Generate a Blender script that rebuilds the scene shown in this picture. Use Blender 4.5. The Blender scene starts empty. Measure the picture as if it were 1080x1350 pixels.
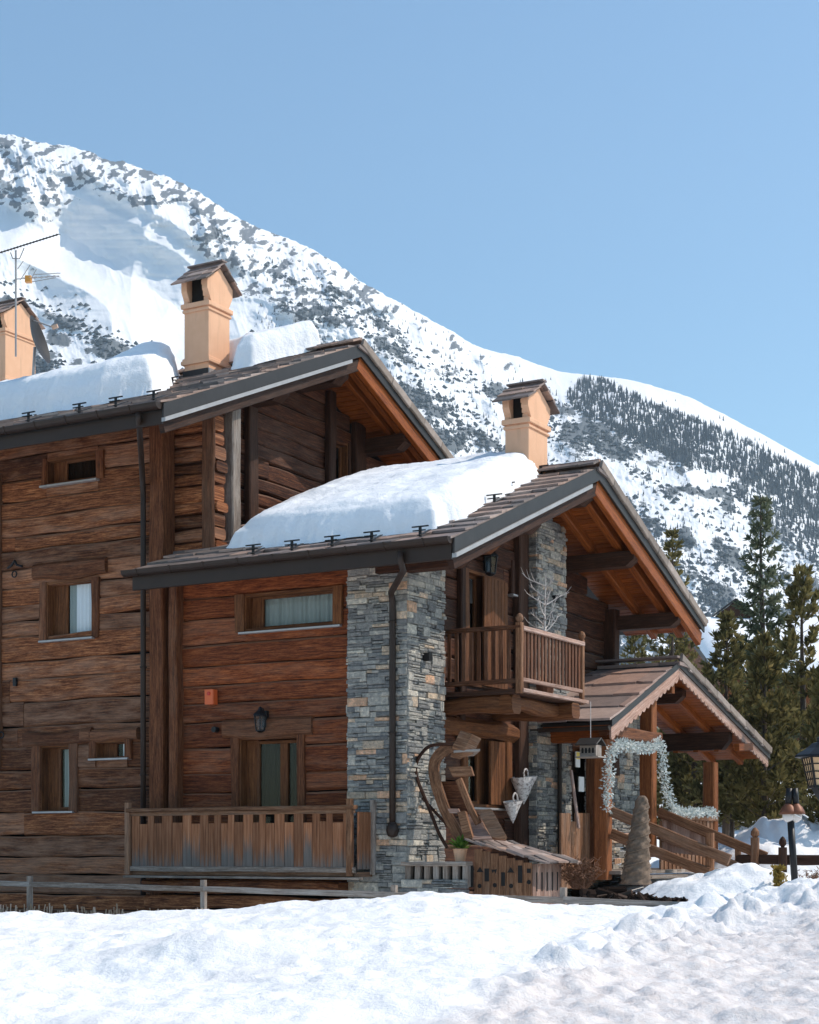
import bpy, bmesh, math, random
import numpy as np
from mathutils import Vector, Matrix
random.seed(7); np.random.seed(7)
R = math.radians
scene = bpy.context.scene
COL = scene.collection

# ---------------- camera ----------------
CZ = 1.6; F = 2200.0; HX = 540.0; HY = 1122.0          # eye height, focal length and horizon in photo pixels
cam = bpy.data.cameras.new('camera'); camo = bpy.data.objects.new('camera', cam); COL.objects.link(camo)
cam.sensor_width = 36; cam.sensor_fit = 'AUTO'; cam.lens = 36*F/1350.0
cam.shift_y = (HY-675.0)/1350.0; cam.shift_x = 0
cam.clip_start = .1; cam.clip_end = 20000
camo.location = (0, 0, CZ); camo.rotation_euler = (R(90), 0, 0)
scene.camera = camo
# ---------------- world, sun, exposure ----------------
SUN_EL = 48.5; SUN_AZ = 5.0                             # azimuth from +X, counter-clockwise
w = bpy.data.worlds.new('World'); scene.world = w; w.use_nodes = True
nt = w.node_tree; bg = nt.nodes['Background']
sky = nt.nodes.new('ShaderNodeTexSky'); sky.sky_type = 'NISHITA'; sky.sun_disc = False
sky.sun_elevation = R(SUN_EL); sky.sun_rotation = R(90-SUN_AZ); sky.altitude = 0
sky.air_density = 1.1; sky.dust_density = 0.8; sky.ozone_density = 2.6
tn = nt.nodes.new('ShaderNodeMix'); tn.data_type = 'RGBA'; tn.blend_type = 'MULTIPLY'; tn.inputs[0].default_value = 1; tn.inputs[7].default_value = (.90, 1.06, 1.05, 1)
nt.links.new(sky.outputs[0], tn.inputs[6]); nt.links.new(tn.outputs[2], bg.inputs[0]); bg.inputs[1].default_value = 0.15
sl = bpy.data.lights.new('sun', 'SUN'); sl.energy = 3.6; sl.angle = R(.5); sl.color = (1, .885, .76)
so = bpy.data.objects.new('sun', sl); COL.objects.link(so)
sv = Vector((math.cos(R(SUN_EL))*math.cos(R(SUN_AZ)), math.cos(R(SUN_EL))*math.sin(R(SUN_AZ)), math.sin(R(SUN_EL))))
so.rotation_euler = sv.to_track_quat('Z', 'Y').to_euler(); so.location = (30, -10, 40)
scene.view_settings.view_transform = 'Standard'; scene.view_settings.look = 'None'
scene.view_settings.exposure = 0.26; scene.view_settings.gamma = 1
scene.cycles.max_bounces = 8; scene.cycles.diffuse_bounces = 5; scene.cycles.transparent_max_bounces = 12

# ---------------- house frame: x along the ridge (towards the gable), y along the gable (to the back) ----------------
HC, HS = .8677, .4971; HA = -math.atan2(HS, HC); P0X, P0Y = -.0327, 24.0
def HW(x, y): return (P0X+HC*x+HS*y, P0Y-HS*x+HC*y)
def WH(X, Y): dx, dy = X-P0X, Y-P0Y; return (HC*dx-HS*dy, HS*dx+HC*dy)
def pxX(u, y):
    k = (u-HX)/F; return (k*(P0Y+HC*y)-P0X-HS*y)/(HC+k*HS)
def pxY(u, x):
    k = (u-HX)/F; return (k*(P0Y-HS*x)-P0X-HC*x)/(HS-k*HC)
def Zv(x, y, v): return CZ+(HY-v)/F*HW(x, y)[1]
def F_(u, v, y): x = pxX(u, y); return (x, y, Zv(x, y, v))     # point on a wall facing the eaves
def G_(u, v, x): y = pxY(u, x); return (x, y, Zv(x, y, v))     # point on a wall facing the gable
def Wp(u, v, Y): return ((u-HX)/F*Y, Y, CZ+(HY-v)/F*Y)

# ---------------- mesh builder ----------------
ORG = {}
class MB:
    def __init__(s, xf=None): s.v=[]; s.f=[]; s.uv=[]; s.r=[]; s.xf=xf
    def add(s, vs, fs, uvs=None, r=None):
        b = len(s.v)
        s.v += [s.xf(*p) for p in vs] if s.xf else [tuple(p) for p in vs]
        if r is None: r = random.random()
        for i, f in enumerate(fs):
            s.f.append([b+k for k in f]); s.r.append(r)
            s.uv.append(uvs[i] if uvs else [(0, 0)]*len(f))
        return s
    def beam(s, p0, p1, w, h, up=(0,0,1), ch=.012, seg=0, wob=0, r=None, taper=1.0, caps=True, bow=0, edge=False):
        p0 = Vector(p0); p1 = Vector(p1); d = p1-p0; L = d.length
        if L < 1e-6: return s
        d /= L; up = Vector(up); sd = d.cross(up)
        if sd.length < 1e-3: up = Vector((1,0,0)); sd = d.cross(up)
        sd.normalize(); u2 = sd.cross(d).normalized()
        ch = min(ch, w*.45, h*.45)
        if ch > 0: cs = [(-w/2+ch,-h/2),(w/2-ch,-h/2),(w/2,-h/2+ch),(w/2,h/2-ch),(w/2-ch,h/2),(-w/2+ch,h/2),(-w/2,h/2-ch),(-w/2,-h/2+ch)]
        else: cs = [(-w/2,-h/2),(w/2,-h/2),(w/2,h/2),(-w/2,h/2)]
        n = len(cs); seg = seg or 1
        per = [0]
        for i in range(n): a, b = cs[i], cs[(i+1)%n]; per.append(per[-1]+math.hypot(a[0]-b[0], a[1]-b[1]))
        ou, ov = random.uniform(0, 50), random.uniform(0, 50); ph = [random.uniform(0, 6.28) for _ in range(8)]
        vs = []
        for j in range(seg+1):
            t = j/seg; q = p0+d*(L*t); k = 1+(taper-1)*t
            wz = wob*(math.sin(L*t*2.1+ph[0])+.6*math.sin(L*t*5.3+ph[1])); wy = wob*.5*math.sin(L*t*3.1+ph[2])
            kk = 1+wob*1.6*math.sin(L*t*3.7+ph[3])/max(h, .02)*.6
            q = q+u2*(wz*.5+bow*math.sin(math.pi*t))+sd*wy
            for i, (a, b) in enumerate(cs):
                vs.append(q+sd*(a*k)+u2*(b*k*kk))
        fs = []; uvs = []
        for j in range(seg):
            for i in range(n):
                i2 = (i+1)%n
                fs.append([j*n+i, j*n+i2, (j+1)*n+i2, (j+1)*n+i])
                u0, u1 = ou+L*j/seg, ou+L*(j+1)/seg
                uvs.append([(u0, ov+per[i]), (u0, ov+per[i+1]), (u1, ov+per[i+1]), (u1, ov+per[i])])
        if caps:
            for base, o in ((0, list(range(n))), (seg*n, list(range(n-1,-1,-1)))):
                fs.append([base+i for i in o][::-1]); uvs.append([(ou+cs[i][0]*.3, ov+cs[i][1]) for i in o][::-1])
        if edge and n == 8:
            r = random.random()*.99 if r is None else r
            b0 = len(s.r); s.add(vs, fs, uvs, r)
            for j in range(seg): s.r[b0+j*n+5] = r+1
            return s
        return s.add(vs, fs, uvs, r)
    def box(s, x0, x1, y0, y1, z0, z1, **k):
        ex = abs(x1-x0), abs(y1-y0), abs(z1-z0); cx, cy, cz = (x0+x1)/2, (y0+y1)/2, (z0+z1)/2
        m = ex.index(max(ex))
        if m == 0: return s.beam((x0,cy,cz),(x1,cy,cz), ex[1], ex[2], (0,0,1), **k)
        if m == 1: return s.beam((cx,y0,cz),(cx,y1,cz), ex[0], ex[2], (0,0,1), **k)
        return s.beam((cx,cy,z0),(cx,cy,z1), ex[1], ex[0], (1,0,0), **k)
    def tube(s, pts, rad, n=8, r=None, cap=True):
        pts = [Vector(p) for p in pts]; m = len(pts)
        if not hasattr(rad, '__len__'): rad = [rad]*m
        vs = []; L = 0; nrm = None; us = []
        for i, p in enumerate(pts):
            t = (pts[min(i+1,m-1)]-pts[max(i-1,0)]).normalized()
            if nrm is None:
                a = Vector((0,0,1)) if abs(t.z) < .9 else Vector((1,0,0)); nrm = t.cross(a).normalized()
            nrm = (nrm-t*nrm.dot(t)).normalized(); bn = t.cross(nrm)
            if i: L += (p-pts[i-1]).length
            us.append(L)
            for k in range(n):
                an = 2*math.pi*k/n; vs.append(p+(nrm*math.cos(an)+bn*math.sin(an))*rad[i])
        fs = []; uvs = []; o = random.uniform(0, 40)
        for i in range(m-1):
            for k in range(n):
                k2 = (k+1)%n; fs.append([i*n+k, i*n+k2, (i+1)*n+k2, (i+1)*n+k])
                a, b = o+6.28*rad[i]*k/n, o+6.28*rad[i]*(k+1)/n
                uvs.append([(o+us[i],a),(o+us[i],b),(o+us[i+1],b),(o+us[i+1],a)])
        if cap:
            fs += [list(range(n))[::-1], [(m-1)*n+k for k in range(n)]]; uvs += [[(o,o)]*n]*2
        return s.add(vs, fs, uvs, r)
    def prism(s, poly, ext, r=None, du=None):
        poly = [Vector(p) for p in poly]; ext = Vector(ext); n = len(poly)
        vs = poly+[p+ext for p in poly]; o = random.uniform(0, 40)
        du = Vector(du) if du else (poly[1]-poly[0]); du = du.normalized()
        nn = ext.normalized(); dv = nn.cross(du)
        q = [(o+(p-poly[0]).dot(du), o+(p-poly[0]).dot(dv)) for p in poly]
        fs = [list(range(n))[::-1], list(range(n, 2*n))]; uvs = [q[::-1], q]
        L = 0
        for i in range(n):
            j = (i+1)%n; e = (poly[j]-poly[i]).length
            fs.append([i, j, n+j, n+i]); uvs.append([(o+L, o), (o+L+e, o), (o+L+e, o+ext.length), (o+L, o+ext.length)]); L += e
        return s.add(vs, fs, uvs, r)
    def lathe(s, c, prof, n=14, r=None):
        c = Vector(c); vs = []; fs = []; uvs = []
        for (a, z) in prof:
            for k in range(n):
                t = 2*math.pi*k/n; vs.append(c+Vector((a*math.cos(t), a*math.sin(t), z)))
        for i in range(len(prof)-1):
            for k in range(n):
                k2 = (k+1)%n; fs.append([i*n+k, i*n+k2, (i+1)*n+k2, (i+1)*n+k])
                uvs.append([(prof[i][1], k*.05), (prof[i][1], k*.05+.05), (prof[i+1][1], k*.05+.05), (prof[i+1][1], k*.05)])
        fs += [list(range(n))[::-1], [(len(prof)-1)*n+k for k in range(n)]]; uvs += [[(0,0)]*n]*2
        return s.add(vs, fs, uvs, r)
    def build(s, name, mat, parent=None, origin=None, frame='H', smooth=False, fix=True):
        if parent is not None: origin, frame = ORG[parent.name]
        origin = origin or (0,0,0); ox, oy, oz = origin
        me = bpy.data.meshes.new(name)
        me.from_pydata([(x-ox, y-oy, z-oz) for x, y, z in s.v], [], s.f)
        ul = me.uv_layers.new(name='UVMap')
        ul.data.foreach_set('uv', np.array([c for f in s.uv for p in f for c in p], 'f'))
        at = me.attributes.new('rnd', 'FLOAT', 'FACE'); at.data.foreach_set('value', np.array(s.r, 'f'))
        if fix and len(s.f) < 60000:
            bm = bmesh.new(); bm.from_mesh(me); bmesh.ops.recalc_face_normals(bm, faces=bm.faces); bm.to_mesh(me); bm.free()
        if smooth: me.polygons.foreach_set('use_smooth', [True]*len(me.polygons))
        me.materials.append(mat); me.update()
        o = bpy.data.objects.new(name, me); COL.objects.link(o)
        if parent is not None: o.parent = parent
        else: place(o, origin, frame)
        ORG[o.name] = (origin, frame)
        return o
def place(o, origin, frame):
    if frame == 'H': X, Y = HW(origin[0], origin[1]); o.location = (X, Y, origin[2]); o.rotation_euler = (0,0,HA)
    else: o.location = origin
def tag(o, label=None, cat=None, group=None, kind=None):
    if label: o['label'] = label
    if cat: o['category'] = cat
    if group: o['group'] = group
    if kind: o['kind'] = kind
    return o
def thing(name, label, cat, origin=(0,0,0), frame='H', group=None):
    o = bpy.data.objects.new(name, None); o.empty_display_size = .2; COL.objects.link(o)
    place(o, origin, frame); ORG[o.name] = (origin, frame); return tag(o, label, cat, group)

# ---------------- numpy noise ----------------
def _h(i, j, k):
    n = (i*73856093) ^ (j*19349663) ^ (k*83492791); n = (n ^ (n >> 13))*1274126177 & 0x7fffffff
    n = (n ^ (n >> 16))*668265263 & 0x7fffffff
    return ((n >> 8) & 0xffff)/65535.0
def vnoise(x, y, z=0.0):
    x = np.asarray(x, float); y = np.asarray(y, float); z = np.broadcast_to(np.asarray(z, float), np.broadcast(x, y).shape)
    xi = np.floor(x).astype(np.int64); yi = np.floor(y).astype(np.int64); zi = np.floor(z).astype(np.int64)
    fx, fy, fz = x-xi, y-yi, z-zi
    fx = fx*fx*fx*(fx*(fx*6-15)+10); fy = fy*fy*fy*(fy*(fy*6-15)+10); fz = fz*fz*fz*(fz*(fz*6-15)+10)
    def L(a, b, t): return a+(b-a)*t
    r = L(L(L(_h(xi,yi,zi),_h(xi+1,yi,zi),fx),L(_h(xi,yi+1,zi),_h(xi+1,yi+1,zi),fx),fy),
          L(L(_h(xi,yi,zi+1),_h(xi+1,yi,zi+1),fx),L(_h(xi,yi+1,zi+1),_h(xi+1,yi+1,zi+1),fx),fy),fz)
    return r*2-1
def fbm(x, y, z=0.0, o=5, lac=2.03, g=.5):
    a = 1; t = 0; s = 0
    for i in range(o):
        t = t+a*vnoise(x+i*17.3, y+i*9.1, z+i*3.7); s += a; a *= g; x = np.asarray(x)*lac; y = np.asarray(y)*lac; z = np.asarray(z)*lac
    return t/s
def ridged(x, y, z=0.0, o=5, g=.5):
    a = 1; t = 0; s = 0
    for i in range(o):
        t = t+a*(1-np.abs(vnoise(x+i*17.3, y+i*9.1, z+i*3.7))*2); s += a; a *= g; x = np.asarray(x)*2.1; y = np.asarray(y)*2.1; z = np.asarray(z)*2.1
    return t/s
def sstep(a, b, x): t = np.clip((x-a)/(b-a), 0, 1); return t*t*(3-2*t)

# ---------------- materials ----------------
class NT:
    def __init__(s, name):
        s.m = bpy.data.materials.new(name); s.m.use_nodes = True; s.t = s.m.node_tree; s.p = s.t.nodes['Principled BSDF']
        s.out = s.t.nodes['Material Output']
    def n(s, typ, ins=None, **pr):
        o = s.t.nodes.new('ShaderNode'+typ)
        for k, v in pr.items(): setattr(o, k, v)
        for k, v in (ins or {}).items(): s.set(o.inputs[k], v)
        return o
    def set(s, inp, v):
        if isinstance(v, bpy.types.NodeSocket): s.t.links.new(v, inp)
        elif isinstance(v, bpy.types.Node): s.t.links.new(v.outputs[0], inp)
        else: inp.default_value = (*v, 1) if isinstance(v, tuple) and len(v) == 3 and inp.type == 'RGBA' else v
    def P(s, **k):
        for a, v in k.items(): s.set(s.p.inputs[a.replace('_', ' ')], v)
        return s
    def ramp(s, fac, stops):
        o = s.n('ValToRGB', {0: fac}); e = o.color_ramp.elements
        while len(e) < len(stops): e.new(.5)
        for i, (p, c) in enumerate(stops): e[i].position = p; e[i].color = (*c, 1) if len(c) == 3 else c
        return o.outputs[0]
    def mix(s, f, a, b, mode='MIX'):
        o = s.n('Mix', data_type='RGBA', blend_type=mode); s.set(o.inputs[0], f); s.set(o.inputs[6], a); s.set(o.inputs[7], b); return o.outputs[2]
    def math(s, op, a, b=0.0): o = s.n('Math', {0: a, 1: b}, operation=op); return o.outputs[0]
    def noise(s, vec, scale, detail=4, rough=.55, dim='3D'):
        return s.n('TexNoise', {'Vector': vec, 'Scale': scale, 'Detail': detail, 'Roughness': rough}).outputs[0]
    def mapv(s, vec, sc): return s.n('Mapping', {0: vec, 3: sc}).outputs[0]
    def bump(s, h, st, dist=.01, nrm=None):
        o = s.n('Bump', {'Height': h, 'Strength': st, 'Distance': dist})
        if nrm is not None: s.set(o.inputs['Normal'], nrm)
        return o.outputs[0]
    def rnd(s): return s.n('Attribute', attribute_name='rnd').outputs['Fac']
    def uv(s): return s.n('UVMap', uv_map='UVMap').outputs[0]
    def obj(s): return s.n('TexCoord').outputs['Object']
def wood(name, dark, mid, light, grey=(.22,.2,.18), gamt=.35, spread=.7, rough=.7, bump=.6):
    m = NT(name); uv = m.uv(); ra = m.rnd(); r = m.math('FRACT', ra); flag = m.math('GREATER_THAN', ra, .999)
    g1 = m.noise(m.mapv(uv, (1.6, 22, 1)), 1.6, 9, .70); g2 = m.noise(m.mapv(uv, (1.5, 62, 1)), 1.4, 5, .68); g3 = m.noise(m.mapv(uv, (9, 45, 1)), 1.5, 5, .7)
    big = m.noise(m.mapv(uv, (.7, 1.6, 1)), 1.5, 4, .6); wear = m.noise(m.mapv(uv, (1.1, 5, 1)), 1.3, 6, .65)
    f = m.math('ADD', m.math('ADD', m.math('MULTIPLY', g1, .5), m.math('MULTIPLY', g2, .28)), m.math('MULTIPLY', g3, .22))
    c = m.ramp(f, [(.40, dark), (.5, mid), (.60, light)])
    k = m.math('ADD', m.math('MULTIPLY', r, spread), m.math('ADD', 1-spread*.5-.35, m.math('MULTIPLY', big, .7)))
    c = m.mix(1.0, c, m.n('CombineColor', {0: k, 1: k, 2: k}).outputs[0], 'MULTIPLY')
    r2 = m.math('FRACT', m.math('MULTIPLY', r, 17.31))
    wf = m.ramp(m.math('ADD', wear, m.math('MULTIPLY', m.math('SUBTRACT', r2, .5), .35)), [(.47, (0,0,0)), (.72, (1,1,1))])
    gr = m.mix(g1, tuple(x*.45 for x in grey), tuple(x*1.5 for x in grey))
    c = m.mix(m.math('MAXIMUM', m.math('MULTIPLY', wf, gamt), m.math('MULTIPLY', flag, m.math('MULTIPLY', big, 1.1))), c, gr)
    crk = m.ramp(g2, [(.32, (1,1,1)), (.38, (0,0,0))])
    c = m.mix(m.math('MULTIPLY', crk, .85), c, tuple(x*.3 for x in dark))
    hgt = m.math('SUBTRACT', f, m.math('MULTIPLY', crk, .4))
    m.P(Base_Color=c, Roughness=rough, Normal=m.bump(hgt, bump, .02))
    m.p.inputs['Specular IOR Level'].default_value = .2
    return m.m
M = {}
M['wall'] = wood('log_wood', (.017,.0042,.0015), (.140,.044,.015), (.36,.15,.062), (.32,.18,.115), .55, 1.0)
M['wall_red'] = wood('reddish_log_wood', (.018,.004,.0013), (.155,.036,.0095), (.32,.10,.03), (.27,.145,.09), .32, .85)
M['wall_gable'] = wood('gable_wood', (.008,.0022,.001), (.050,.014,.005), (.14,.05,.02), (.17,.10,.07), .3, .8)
M['post'] = wood('post_wood', (.03,.009,.003), (.115,.037,.013), (.23,.09,.038), (.24,.15,.10), .25, .5)
M['orange'] = wood('varnished_wood', (.085,.018,.003), (.22,.056,.009), (.34,.10,.019), (.3,.12,.04), .1, .35, .5, .25)
M['brown'] = wood('brown_beam_wood', (.013,.005,.0028), (.036,.013,.006), (.075,.029,.013), (.12,.08,.06), .2, .5)
M['grey'] = wood('weathered_wood', (.10,.075,.058), (.23,.18,.145), (.38,.32,.27), (.36,.34,.32), .5, .5)
M['rail'] = wood('rail_wood', (.06,.026,.012), (.18,.082,.040), (.31,.165,.09), (.30,.21,.155), .4, .45)
M['frame'] = wood('window_wood', (.05,.017,.006), (.125,.045,.015), (.22,.088,.032), (.2,.12,.08), .15, .3)
M['baluster'] = wood('baluster_wood', (.03,.011,.005), (.095,.035,.015), (.18,.075,.036), (.2,.13,.09), .25, .6)
M['pink'] = wood('pale_trim_wood', (.19,.10,.07), (.33,.20,.15), (.46,.31,.25), (.4,.34,.31), .4, .35)  # pale trim; also carries the sunlit tone of hutch side and outer balcony rails
# planks that greyed from their lower ends
def plank_mat():
    m = NT('stained_plank_wood'); uv = m.uv(); r = m.rnd(); ob = m.obj()
    g1 = m.noise(m.mapv(uv, (1.0, 16, 1)), 1.6, 7, .62); g2 = m.noise(m.mapv(uv, (.9, 40, 1)), 1.4, 4)
    f = m.math('ADD', m.math('MULTIPLY', g1, .6), m.math('MULTIPLY', g2, .4))
    c = m.ramp(f, [(.33, (.10,.036,.015)), (.5, (.26,.105,.048)), (.68, (.40,.20,.11))])
    k = m.math('ADD', .6, m.math('MULTIPLY', r, .7))
    c = m.mix(1.0, c, m.n('CombineColor', {0: k, 1: k, 2: k}).outputs[0], 'MULTIPLY')
    z = m.n('SeparateXYZ', {0: ob}).outputs[2]
    st = m.math('ADD', z, m.math('MULTIPLY', m.math('SUBTRACT', m.noise(m.mapv(uv, (1.2, 30, 1)), 1.2, 6, .75), .5), 1.1))
    gf = m.ramp(m.math('SUBTRACT', m.math('ADD', 1.30, m.math('MULTIPLY', r, .42)), st), [(.36, (0,0,0)), (.62, (1,1,1))])
    c = m.mix(gf, c, m.mix(g1, (.06,.05,.044), (.21,.185,.165)))
    m.P(Base_Color=c, Roughness=.75, Normal=m.bump(f, .4, .02)); m.p.inputs['Specular IOR Level'].default_value = .2
    return m.m
M['plank'] = plank_mat()
def stone_mat():
    m = NT('ledger_stone'); r = m.rnd(); ob = m.obj()
    c = m.ramp(r, [(0, (0.216,0.216,0.211)), (.14, (0.318,0.312,0.292)), (.34, (0.432,0.414,0.373)), (.50, (0.546,0.510,0.443)), (.62, (0.711,0.648,0.540)), (.72, (0.635,0.492,0.356)), (.82, (0.787,0.480,0.302)), (.885, (0.800,0.600,0.432)), (.93, (0.279,0.270,0.254)), (1, (0.800,0.780,0.670))])
    c.node.color_ramp.interpolation = 'CONSTANT'
    n1 = m.noise(ob, 16, 8, .75); n2 = m.noise(m.mapv(ob, (1, 1, 4)), 26, 6, .7); n3 = m.noise(ob, 5, 5, .6)
    c = m.mix(.85, c, m.ramp(n1, [(.34, (.42,.44,.47)), (.5, (.9,.9,.9)), (.66, (1.5,1.46,1.4))]), 'MULTIPLY')
    c = m.mix(m.ramp(n2, [(.58, (0,0,0)), (.68, (.7,.7,.7))]), c, (.62,.60,.57))
    c = m.mix(m.ramp(n3, [(.55, (0,0,0)), (.75, (.4,.4,.4))]), c, (.45,.41,.37))
    m.P(Base_Color=c, Roughness=.8, Normal=m.bump(m.math('ADD', n1, n2), 1.0, .04)); return m.m
M['stone'] = stone_mat()
def slate_mat():
    m = NT('roof_slate'); r = m.rnd(); ob = m.obj()
    c = m.ramp(r, [(0, (.13,.11,.10)), (.4, (.25,.195,.175)), (.7, (.38,.25,.19)), (1, (.46,.37,.325))])
    n1 = m.noise(ob, 6, 7, .65); c = m.mix(.7, c, m.ramp(n1, [(.3, (.4,.4,.42)), (.7, (1.1,1.05,1))]), 'MULTIPLY')
    m.P(Base_Color=c, Roughness=.7, Normal=m.bump(n1, .5, .03)); return m.m
M['slate'] = slate_mat()
def slab_mat():
    m = NT('rake_stone'); r = m.rnd(); ob = m.obj(); n1 = m.noise(ob, 7, 7, .7); c = m.ramp(r, [(0, (.20,.165,.14)), (.5, (.29,.235,.195)), (1, (.36,.30,.26))])
    c = m.mix(.7, c, m.ramp(n1, [(.3, (.5,.5,.5)), (.7, (1.15,1.12,1.1))]), 'MULTIPLY'); m.P(Base_Color=c, Roughness=.85, Normal=m.bump(n1, .6, .03)); return m.m
M['slab'] = slab_mat()
def simple(name, col, rough=.5, metal=0, var=.25, sc=8, bump=.1, spec=.4):
    m = NT(name); n = m.noise(m.obj(), sc, 5, .6)
    c = m.mix(n, tuple(x*(1-var) for x in col), tuple(min(1, x*(1+var)) for x in col))
    m.P(Base_Color=c, Roughness=rough, Metallic=metal, Normal=m.bump(n, bump, .01)); m.p.inputs['Specular IOR Level'].default_value = spec
    return m.m
M['metal'] = simple('brown_metal', (.026,.0145,.0095), .5, .0, .35, 5, .1, .3)
M['fascia'] = simple('dark_sheet_metal', (.028,.025,.024), .5, .0, .45, 4, .1, .3)
M['zinc'] = simple('zinc_sheet', (.36,.34,.33), .45, .4, .3, 6)
M['iron'] = simple('black_iron', (.012,.012,.013), .45, .3, .3, 20)
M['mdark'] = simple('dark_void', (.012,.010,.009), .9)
def plaster():
    m = NT('peach_plaster'); ob = m.obj(); n = m.noise(ob, 3.5, 6, .6); n2 = m.noise(ob, 60, 3, .6)
    c = m.mix(n, (.68,.385,.235), (.80,.49,.32))
    dr = m.noise(m.mapv(ob, (9, 9, .9)), 1.0, 4, .6)
    c = m.mix(m.ramp(dr, [(.54, (0,0,0)), (.8, (.45,.45,.45))]), c, (.42,.25,.17))
    m.P(Base_Color=c, Roughness=.9, Normal=m.bump(n2, .25, .01)); m.p.inputs['Specular IOR Level'].default_value = .2; return m.m
M['plaster'] = plaster()
def snow_mat():
    m = NT('snow'); ob = m.n('NewGeometry').outputs['Position']
    n = m.noise(ob, 5, 7, .62); n2 = m.noise(ob, 34, 5, .7)
    c = m.mix(n, (.84,.85,.87), (.90,.91,.925))
    m.P(Base_Color=c, Roughness=.75, Normal=m.bump(n2, .28, .03, m.bump(n, .35, .12))); m.p.inputs['Specular IOR Level'].default_value = .15
    return m.m
M['snow'] = snow_mat()
def ground_mat():
    m = NT('snow_ground'); ob = m.n('NewGeometry').outputs['Position']; d = m.n('Attribute', attribute_name='dirt').outputs['Fac']
    n = m.noise(ob, 4, 7, .62); n2 = m.noise(ob, 30, 6, .72); n3 = m.noise(ob, 9, 6, .7); n4 = m.noise(ob, 75, 4, .7)
    c = m.mix(n, (.86,.86,.865), (.91,.91,.91))
    df = m.math('MULTIPLY', d, m.ramp(n3, [(.25, (.25,.25,.25)), (.7, (1,1,1))]))
    c = m.mix(df, c, m.mix(n2, (.52,.43,.385), (.82,.76,.735)))
    sp = m.math('MULTIPLY', m.ramp(n4, [(.66, (0,0,0)), (.72, (1,1,1))]), m.math('MULTIPLY', d, .8))
    c = m.mix(sp, c, (.16,.115,.09))
    m.P(Base_Color=c, Roughness=.8, Normal=m.bump(n2, .45, .04, m.bump(n, .4, .12))); m.p.inputs['Specular IOR Level'].default_value = .15
    return m.m
M['ground'] = ground_mat()
def mountain_mat():
    m = NT('mountain_snow_and_rock'); ob = m.n('NewGeometry').outputs['Position']
    a = m.n('Attribute', attribute_name='rock').outputs['Fac']; sh = m.n('Attribute', attribute_name='shrub').outputs['Fac']
    n2 = m.noise(ob, .28, 7, .75); n3 = m.noise(ob, .11, 6, .65); n4 = m.noise(ob, .8, 4, .7)
    c = m.mix(n3, (.83,.85,.875), (.90,.91,.925))
    rf = m.ramp(m.math('ADD', a, m.math('MULTIPLY', m.math('SUBTRACT', n2, .5), 1.3)), [(.48, (0,0,0)), (.56, (1,1,1))])
    c = m.mix(rf, c, m.mix(n4, (.075,.092,.112), (.25,.27,.295)))
    sf = m.ramp(m.math('ADD', sh, m.math('MULTIPLY', m.math('SUBTRACT', n2, .5), 1.3)), [(.50, (0,0,0)), (.60, (1,1,1))])
    c = m.mix(m.math('MULTIPLY', sf, .9), c, m.mix(n4, (.03,.045,.055), (.11,.13,.145)))
    m.P(Base_Color=c, Roughness=.9, Normal=m.bump(n2, .35, 1.5)); m.p.inputs['Specular IOR Level'].default_value = .1; return m.m
M['mountain'] = mountain_mat()
def glass():
    m = NT('window_glass'); m.t.nodes.remove(m.p)
    tr = m.n('BsdfTransparent', {0: (.82,.85,.85)}); gl = m.n('BsdfGlossy', {'Roughness': .02, 0: (1,1,1)}); ge = m.n('NewGeometry')
    dt = m.n('VectorMath', {0: ge.outputs['Normal'], 1: ge.outputs['Incoming']}, operation='DOT_PRODUCT').outputs['Value']
    k = m.math('ADD', m.math('MULTIPLY', m.math('POWER', m.math('SUBTRACT', 1.0, m.math('ABSOLUTE', dt)), 5.0), .9), .022)
    mx = m.n('MixShader', {0: k, 1: tr.outputs[0], 2: gl.outputs[0]}); m.t.links.new(mx.outputs[0], m.out.inputs[0]); return m.m
M['glass'] = glass()
def cloth(name, a, b):
    m = NT(name); n = m.noise(m.mapv(m.obj(), (14, 14, .4)), 1.0, 3); m.P(Base_Color=m.mix(n, a, b), Roughness=.9); m.p.inputs['Specular IOR Level'].default_value = 0; return m.m
M['curtain'] = cloth('pale_curtain_cloth', (.30,.33,.31), (.42,.45,.43)); M['blind'] = cloth('white_blind_cloth', (.86,.87,.9), (.9,.9,.92))
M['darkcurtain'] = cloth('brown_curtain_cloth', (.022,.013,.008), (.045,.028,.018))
def leaf(name, a, b, c, tl=.35):
    m = NT(name); r = m.rnd(); col = m.ramp(r, [(0, a), (.5, b), (1, c)]); m.t.nodes.remove(m.p)
    d = m.n('BsdfDiffuse', {0: col}); t = m.n('BsdfTranslucent', {0: col}); mx = m.n('MixShader', {0: tl, 1: d.outputs[0], 2: t.outputs[0]}); m.t.links.new(mx.outputs[0], m.out.inputs[0])
    return m.m
M['pine'] = leaf('pine_needles', (.05,.048,.02), (.165,.14,.055), (.32,.26,.11))
M['spruce'] = leaf('spruce_needles', (.05,.065,.042), (.115,.135,.085), (.21,.22,.14))
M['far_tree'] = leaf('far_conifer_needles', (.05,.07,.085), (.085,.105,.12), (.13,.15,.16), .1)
M['bark'] = wood('bark', (.03,.02,.014), (.08,.055,.04), (.15,.11,.085), (.2,.18,.16), .3, .4)
M['twig'] = leaf('dry_twigs', (.14,.075,.045), (.26,.14,.09), (.38,.22,.15))
M['whitebark'] = simple('white_bark', (.55,.5,.47), .8, 0, .5, 25)
M['garland'] = leaf('frosted_tinsel', (.30,.36,.36), (.60,.66,.65), (.84,.87,.85))
M['orangebox'] = simple('orange_plastic', (.62,.115,.03), .4, 0, .1)
M['rope'] = simple('jute_wrap', (.17,.12,.085), .95, 0, .6, 26, 1.0)
M['reed'] = leaf('cut_reed', (.3,.2,.13), (.5,.37,.26), (.68,.52,.4))
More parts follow.
